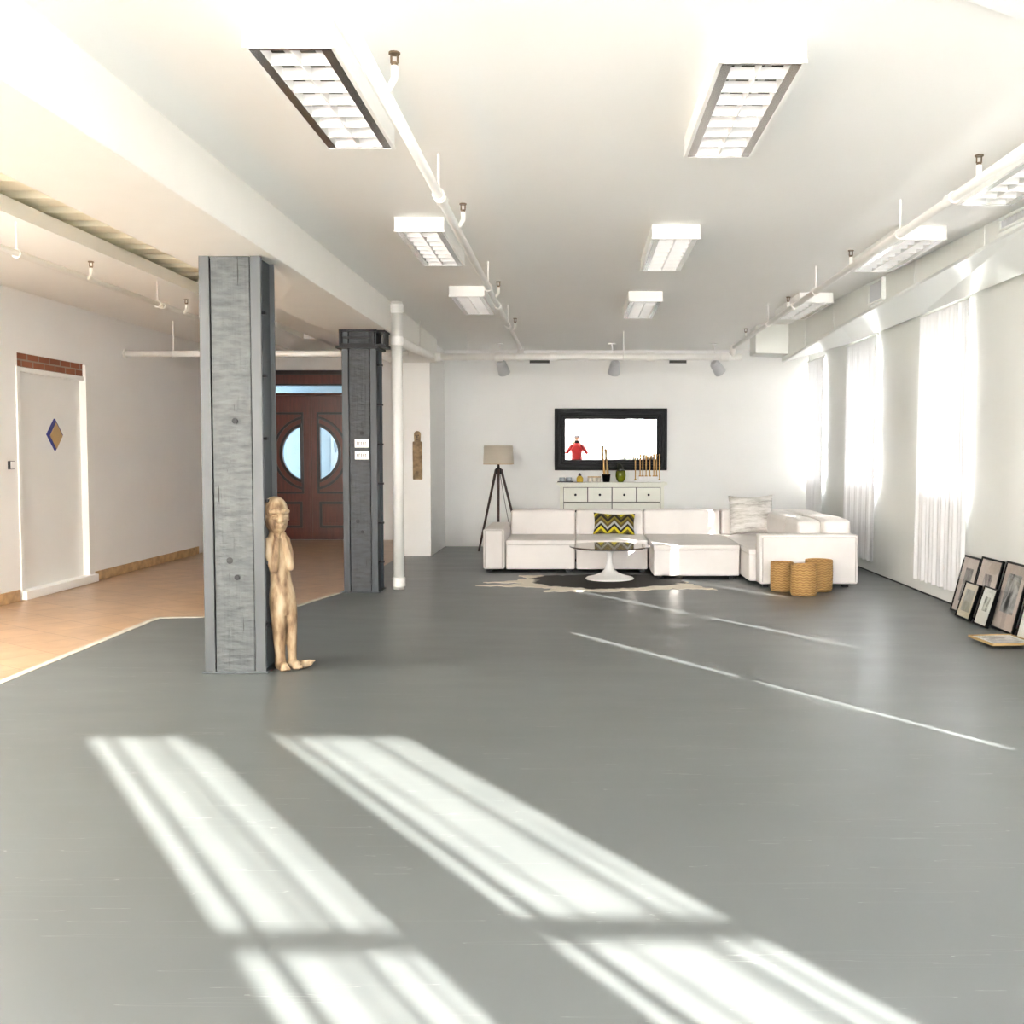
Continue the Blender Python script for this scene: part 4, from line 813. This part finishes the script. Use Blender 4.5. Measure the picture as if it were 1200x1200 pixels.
for k, (x, z1) in enumerate(zip((.875, .945, .985, 1.035, 1.09, 1.15, 1.19, 1.235), (.37, .42, .41, .40, .37, .39, .41, .42))):
    z0 = .085 if .92 < x < 1.21 else .03
    mb = MB(); mb.lathe([(0, z0), (.02, z0), (.02, z0 + .01), (.008, z0 + .02), (.008, .2), (.013, .21), (.009, .23), (.009, z1 - .03), (.015, z1 - .01), (.013, z1), (0, z1)], (x, 15.05, TZ), 14); mb.build('candlestick', M['gold'], t, smooth=True)

# ------------------------------------------------------------------ mirror
mz0, mz1, mx0, mx1 = 1.162, 2.10, -.338, 1.37
t = thing('wall_mirror', 'large rectangular mirror in a wide black moulded frame on the back wall', 'mirror', ((mx0 + mx1) / 2, YB - .03, mz0), (math.radians(.68), 0, 0))
Wm = W[t.name]; W[t.name] = Matrix.Translation(((mx0 + mx1) / 2, YB - .03, mz0))
for q0, q1, d0 in ((0, .035, .035), (.03, .085, .05), (.08, .125, .035), (.12, .165, .022)):
    mb = MB(); mb.plate(rect(mx0 + q0, mz0 + q0, mx1 - q0, mz1 - q0), [rect(mx0 + q1, mz0 + q1, mx1 - q1, mz1 - q1)], YB - .02 - d0, YB - .016, 'XZ')
    fr = mb.build('frame_moulding', M['black'], t, bevel=.008)
mb = MB(); mb.box((mx0 + .15, YB - .036, mz0 + .15), (mx1 - .15, YB - .030, mz1 - .15)); mb.build('mirror_glass', M['mirror'], t)

# ------------------------------------------------------------------ carved wall panel
t = thing('wall_carving', 'narrow carved brown wooden totem panel on the white pier', 'wall carving', (-2.185, 13.83, 1.06))
mb = MB(); mb.box((-2.25, 13.81, 1.06), (-2.12, 13.84, 1.58)); mb.build('carved_board', M['carved'], t, bevel=.01)
mb = MB(); mb.plate([(-2.225, 1.57), (-2.145, 1.57)] + [(-2.185 + .045 * math.cos(a), 1.675 + .05 * math.sin(a)) for a in [PI * k / 12 for k in range(13)]], [], 13.805, 13.84, 'XZ'); hd = mb.build('carved_head', M['carved'], t, bevel=.008)
mb = MB(); mb.ball((-2.20, 13.804, 1.665), (.009, .006, .009), 10); mb.ball((-2.17, 13.804, 1.665), (.009, .006, .009), 10); mb.box((-2.19, 13.797, 1.625), (-2.18, 13.806, 1.66)); mb.box((-2.20, 13.80, 1.60), (-2.17, 13.806, 1.607)); mb.build('face', M['walnut'], hd)
mb = MB()
for k in range(7):
    z = 1.10 + k * .065
    mb.tube([(-2.235, 13.806, z), (-2.20, 13.802, z + .035), (-2.17, 13.802, z + .005), (-2.135, 13.806, z + .04)], .007, 6)
mb.tube([(-2.24, 13.806, 1.08), (-2.24, 13.806, 1.56)], .006, 6); mb.tube([(-2.13, 13.806, 1.08), (-2.13, 13.806, 1.56)], .006, 6); mb.build('relief', M['carved'], t)

# ------------------------------------------------------------------ pictures
def picture(label, w_, h_, loc, rot, fm, matm, ph, fw=.018, th=.022, mw=.06, group=None, low=None):
    t = thing('framed_picture', label, 'picture', (0, 0, 0)); local(t)
    mb = MB(); mb.plate(rect(-w_ / 2, 0, w_ / 2, h_), [rect(-w_ / 2 + fw, fw, w_ / 2 - fw, h_ - fw)], 0, -th, 'XZ'); mb.build('frame', fm, t, bevel=.002)
    mb = MB(); mb.box((-w_ / 2 + fw, -th + .008, fw), (w_ / 2 - fw, 0, h_ - fw)); mb.build('mount', matm, t)
    lo = mw if low is None else low
    mb = MB(); mb.box((-w_ / 2 + fw + mw, -th + .0065, fw + lo), (w_ / 2 - fw - mw, -th + .009, h_ - fw - mw)); mb.build('print', ph, t)
    mb = MB(); mb.box((-w_ / 2 + fw, -th + .003, fw), (w_ / 2 - fw, -th + .0045, h_ - fw)); mb.build('glass', M['pic_glass'], t)
    t.location = loc; t.rotation_euler = rot
    if group: t['group'] = group
    return t
ph = [photo_mat('print_landscape', 1, (.06, .055, .05), (.36, .34, .30)), photo_mat('print_interior', 2, (.05, .035, .04), (.45, .40, .38)), photo_mat('print_portrait', 3, (.01, .012, .012), (.45, .46, .45)),
      photo_mat('print_faded_face', 4, (.22, .24, .20), (.50, .52, .46), 4), photo_mat('print_small_photo', 5, (.05, .06, .04), (.55, .58, .50), 9), photo_mat('print_pale', 6, (.35, .33, .32), (.75, .73, .72), 6)]
M['mount_rose'] = mat('rosy_mount', (0.56, 0.48, 0.43), 0.6, var=.15, vscale=8)
gp = 'framed pictures by the right wall'
ln = -math.radians(14)
def lean(label, yc, w_, h_, xb, a=ln, **k): return picture(label, w_, h_, (xb, yc, .002), (a, 0, -PI / 2), M['black'], group=gp, **k)
lean('black framed picture with a tall hazy print, leftmost against the right wall', 8.845, .37, .515, 3.385, matm=M['mount_rose'], ph=ph[0], mw=.09)
lean('black framed picture with a small dim interior print, behind the two small frames', 8.435, .43, .54, 3.385, matm=M['mount_rose'], ph=ph[1], mw=.12, low=.2)
lean('large black framed black and white portrait leaning on the right wall', 7.94, .42, .555, 3.38, matm=M['mount_rose'], ph=ph[2], mw=.075, low=.13)
lean('black framed white picture cut by the right edge of the view', 7.43, .44, .56, 3.37, matm=M['mat_white'], ph=ph[5], mw=.12)
lean('small black framed faded green-grey print, left of the two small frames', 8.555, .30, .315, 3.315, a=-math.radians(17), matm=M['mat_cream'], ph=ph[3], mw=.05, th=.03, fw=.012)
lean('small black framed white-mounted photo, right of the two small frames', 8.185, .26, .325, 3.315, a=-math.radians(17), matm=M['mat_white'], ph=ph[4], mw=.07, low=.11, th=.03, fw=.012)
picture('pale picture in a thin wooden frame lying flat on the floor', .37, .34, (2.99, 7.41, .022), (-PI / 2, 0, -PI / 2 + .10), M['tan'], M['mat_white'], ph[5], fw=.010, th=.018, mw=.04, group=gp)

# ------------------------------------------------------------------ carved statue
def loft(mb, secs, seg=20):
    """sections (x, y, z, rx, ry)"""
    rings = [[mb.bm.verts.new((x + rx * math.cos(2 * PI * k / seg), y + ry * math.sin(2 * PI * k / seg), z)) for k in range(seg)] for x, y, z, rx, ry in secs]
    for A, B in zip(rings[:-1], rings[1:]):
        for k in range(seg): mb.bm.faces.new((A[k], A[(k + 1) % seg], B[(k + 1) % seg], B[k]))
    mb.bm.faces.new(rings[0][::-1]); mb.bm.faces.new(rings[-1])
def limb(mb, pts, rs, seg=14):
    mb.tube(pts, rs, seg)
    for p, r in zip(pts, rs):
        rr = r if isinstance(r, (int, float)) else min(r)
        mb.ball(p, rr * .99, 12)
REM = lambda vs, it=3, f=.5: (('REMESH', dict(mode='VOXEL', voxel_size=vs, use_smooth_shade=True)), ('SMOOTH', dict(factor=f, iterations=it)))
sx, sy = -1.90, 6.56
mb = MB()
# legs, hips, torso in the statue's own axes: x across, -y front
loft(mb, [(-.045, 0, .045, .036, .040), (-.045, 0, .10, .032, .036), (-.042, .0, .20, .040, .044), (-.038, 0, .28, .048, .052), (-.036, 0, .36, .056, .058), (-.030, 0, .44, .062, .064)])
loft(mb, [(.032, 0, .045, .030, .038), (.034, 0, .10, .029, .036), (.036, .0, .20, .036, .044), (.036, 0, .28, .042, .050), (.034, 0, .36, .048, .056), (.025, 0, .44, .058, .062)])
loft(mb, [(-.005, .0, .36, .080, .060), (-.006, 0, .43, .089, .068), (-.008, 0, .50, .084, .066), (-.010, .0, .57, .070, .058), (-.012, 0, .64, .066, .055), (-.016, 0, .72, .075, .060), (-.020, 0, .80, .078, .060), (-.022, 0, .85, .072, .055), (-.022, 0, .885, .052, .048), (-.02, 0, .93, .046, .048)])
# arms folded up against the chest, forearms hanging as two lobes
limb(mb, [(-.075, .0, .85), (-.083, -.015, .76), (-.070, -.045, .665)], [.026, .026, .026]); limb(mb, [(-.068, -.050, .665), (-.052, -.062, .76), (-.040, -.060, .86)], [.026, .023, .017])
limb(mb, [(.042, .0, .85), (.052, -.015, .76), (.044, -.045, .67)], [.024, .024, .023]); limb(mb, [(.040, -.050, .67), (.028, -.062, .76), (.008, -.060, .86)], [.024, .022, .016])
for hx in (-.040, .008):
    for q in range(4): limb(mb, [(hx - .012 + q * .008, -.062, .86), (hx - .014 + q * .009, -.058, .885), (hx - .012 + q * .009, -.050, .90 - .004 * abs(q - 1.5))], [.0058, .0055, .005], 8)
    limb(mb, [(hx + .016, -.058, .85), (hx + .024, -.054, .872)], [.007, .006], 8)
# feet with toes
limb(mb, [(-.045, .01, .035), (-.040, -.06, .026)], [.036, .030]); limb(mb, [(.030, .01, .035), (.040, -.06, .026)], [.034, .032])
for fx in (-.042, .040):
    for q in range(5): mb.ball((fx - .026 + q * .013, -.088 + .004 * abs(q - 3), .014), (.0075, .014, .011), 8)
# head turned to its left (image right)
Rh = Matrix.Rotation(math.radians(2), 3, 'Z'); hc = Vector((-.020, -.008, 1.015))
def H(v): return hc + Rh @ Vector(v)
mb.ball(H((0, .008, .035)), (.078, .085, .088), 24, Rh); mb.ball(H((0, -.005, -.045)), (.070, .073, .080), 24, Rh); mb.ball(H((0, -.03, -.085)), (.050, .040, .035), 16, Rh)
mb.tube([H((-.062, -.058, .022)), H((-.03, -.082, .030)), H((0, -.084, .018)), H((.03, -.082, .030)), H((.062, -.058, .022))], .015, 8)
for s in (-1, 1):
    mb.ball(H((s * .034, -.072, -.004)), (.019, .014, .008), 12, Rh); mb.tube([H((s * .016, -.082, -.020)), H((s * .036, -.082, -.026)), H((s * .054, -.066, -.017))], .007, 6)
    mb.ball(H((s * .078, .008, -.012)), (.012, .022, .034), 12, Rh); mb.tube([H((s * .088, -.010, .012)), H((s * .092, .014, .018)), H((s * .088, .022, -.012)), H((s * .084, 0, -.040))], .005, 6)
    mb.ball(H((s * .016, -.083, -.040)), (.009, .009, .008), 8, Rh)
mb.tube([H((0, -.082, .016)), H((0, -.092, -.015)), H((0, -.102, -.038)), H((0, -.085, -.046))], [.013, .015, .020, .010], 10)
mb.tube([H((-.032, -.066, -.070)), H((-.014, -.080, -.062)), H((0, -.080, -.065)), H((.014, -.080, -.062)), H((.032, -.066, -.070))], .009, 8)
mb.tube([H((-.028, -.064, -.078)), H((0, -.078, -.079)), H((.028, -.064, -.084))], .009, 8)
Ls = Matrix.Translation((sx, sy, 0)) @ Matrix.Rotation(math.radians(-2.6), 4, 'Y') @ Matrix.Rotation(math.radians(34), 4, 'Z')
bmesh.ops.transform(mb.bm, matrix=Ls, verts=mb.bm.verts)
st = mb.build('carved_statue', M['statue'], origin=(sx, sy, 0), mods=REM(.0045, 1, .4)); tag(st, 'pale carved wooden standing figure with hands at its chin, leaning on the grey column', 'statue')
mb = MB(); limb(mb, [(-1.835, 6.62, .022), (-1.79, 6.60, .024), (-1.755, 6.57, .040)], [.026, .028, .021])
for q in range(4): mb.ball((-1.752 + q * .006, 6.555 + q * .012, .048), (.009, .009, .008), 8)
tag(mb.build('foot_carving', M['statue'], origin=(-1.80, 6.6, 0), mods=REM(.004, 2)), 'small brown carved wooden foot lying beside the statue', 'carving')

# ------------------------------------------------------------------ person taking the photograph (seen in the mirror)
px_, py_ = 0.0, -.42
t = thing('person', 'person in a red jacket and grey cap holding up a phone, reflected in the mirror', 'person', (px_, py_, 0))
def PB(): return MB()
sh_z, hip_z = 1.28, .82
mb = PB()
for s in (-1, 1):
    limb(mb, [(px_ + s * .085, py_, hip_z), (px_ + s * .10, py_ + .01, .45), (px_ + s * .105, py_ - .01, .09)], [.080, .055, .038]); limb(mb, [(px_ + s * .105, py_ - .02, .05), (px_ + s * .12, py_ + .13, .035)], [.038, .032])
    limb(mb, [(px_ + s * .16, py_, sh_z), (px_ + s * .30, py_ + .08, 1.08), (px_ + s * .105, py_ + .33, 1.36)], [.048, .038, .026])
    limb(mb, [(px_ + s * .105, py_ + .33, 1.36), (px_ + s * .090, py_ + .355, 1.405)], [.026, .028])
    for q in range(4):
        z = 1.375 + q * .019
        limb(mb, [(px_ + s * .090, py_ + .365, z), (px_ + s * .088, py_ + .392, z + .003), (px_ + s * (.066 - .002 * abs(q - 1)), py_ + .399, z + .005)], [.0085, .008, .007], 8)
    limb(mb, [(px_ + s * .085, py_ + .350, 1.380), (px_ + s * .070, py_ + .362, 1.375), (px_ + s * .050, py_ + .372, 1.382)], [.011, .010, .008], 8)
loft(mb, [(px_, py_, .76, .14, .10), (px_, py_, .90, .155, .105), (px_, py_, 1.02, .135, .095), (px_, py_, 1.18, .17, .11), (px_, py_, 1.28, .17, .10), (px_, py_ + .01, 1.33, .09, .07), (px_, py_ + .02, 1.36, .055, .06), (px_, py_ + .03, 1.42, .052, .055)])
hcz = 1.50; hy = py_ + .045
mb.ball((px_, hy, hcz + .02), (.074, .092, .095), 24); mb.ball((px_, hy + .02, hcz - .05), (.058, .070, .070), 20)
mb.tube([(px_, hy + .092, hcz + .01), (px_, hy + .112, hcz - .03), (px_, hy + .092, hcz - .042)], [.009, .014, .009], 10)
mb.tube([(px_ - .025, hy + .082, hcz - .068), (px_, hy + .090, hcz - .066), (px_ + .025, hy + .082, hcz - .068)], .007, 8)
for s in (-1, 1): mb.ball((px_ + s * .076, hy, hcz - .01), (.010, .018, .030), 10); mb.ball((px_ + s * .03, hy + .082, hcz + .008), (.014, .010, .009), 10)
mb.build('body', M['skin'], t, mods=REM(.0062, 2))
mb = PB()
loft(mb, [(px_, py_, .78, .17, .125), (px_, py_, .90, .172, .125), (px_, py_, 1.05, .165, .12), (px_, py_, 1.20, .19, .13), (px_, py_, 1.29, .185, .12), (px_, py_ + .01, 1.345, .10, .085), (px_, py_ + .015, 1.38, .072, .075)])
for s in (-1, 1): limb(mb, [(px_ + s * .165, py_, sh_z), (px_ + s * .30, py_ + .08, 1.08), (px_ + s * .125, py_ + .30, 1.33)], [.068, .058, .038])
mb.build('jacket', M['red'], t, mods=REM(.009, 2))
mb = PB()
loft(mb, [(px_, py_, .72, .15, .11), (px_, py_, .84, .16, .115)])
for s in (-1, 1): limb(mb, [(px_ + s * .085, py_, hip_z - .02), (px_ + s * .10, py_ + .01, .45), (px_ + s * .105, py_ - .01, .11)], [.090, .066, .055])
mb.build('trousers', M['denim'], t, mods=REM(.009, 2))
for s in (-1, 1):
    mb = PB(); limb(mb, [(px_ + s * .105, py_ - .035, .045), (px_ + s * .112, py_ + .05, .045), (px_ + s * .12, py_ + .14, .038)], [.044, .044, .037]); mb.build('shoe', M['dark_metal'], t, mods=REM(.007, 2))
mb = PB(); mb.ball((px_, hy - .012, hcz + .015), (.083, .096, .100), 20)
bmesh.ops.delete(mb.bm, geom=[v for v in mb.bm.verts if v.co.y > hy + .02 and v.co.z < hcz + .06], context='VERTS'); mb.build('hair', M['hair'], t, smooth=True, mods=(('SOLIDIFY', dict(thickness=.006)),))
mb = PB(); mb.ball((px_, hy - .002, hcz + .045), (.092, .106, .095), 24)
bmesh.ops.delete(mb.bm, geom=[v for v in mb.bm.verts if v.co.z < hcz + .04], context='VERTS')
mb.plate([(px_ + .078 * math.cos(a), hy + .075 + .075 * math.sin(a)) for a in [PI * k / 12 for k in range(13)]], [], hcz + .045, hcz + .052, 'XY'); mb.build('cap', M['cap'], t, mods=(('SOLIDIFY', dict(thickness=.004)),))
mb = MB(); mb.box((-.078, -.030, 1.375), (.078, -.022, 1.452)); tag(mb.build('phone', M['dark_metal'], bevel=.003), 'dark phone held in both hands by the person in the red jacket', 'phone')
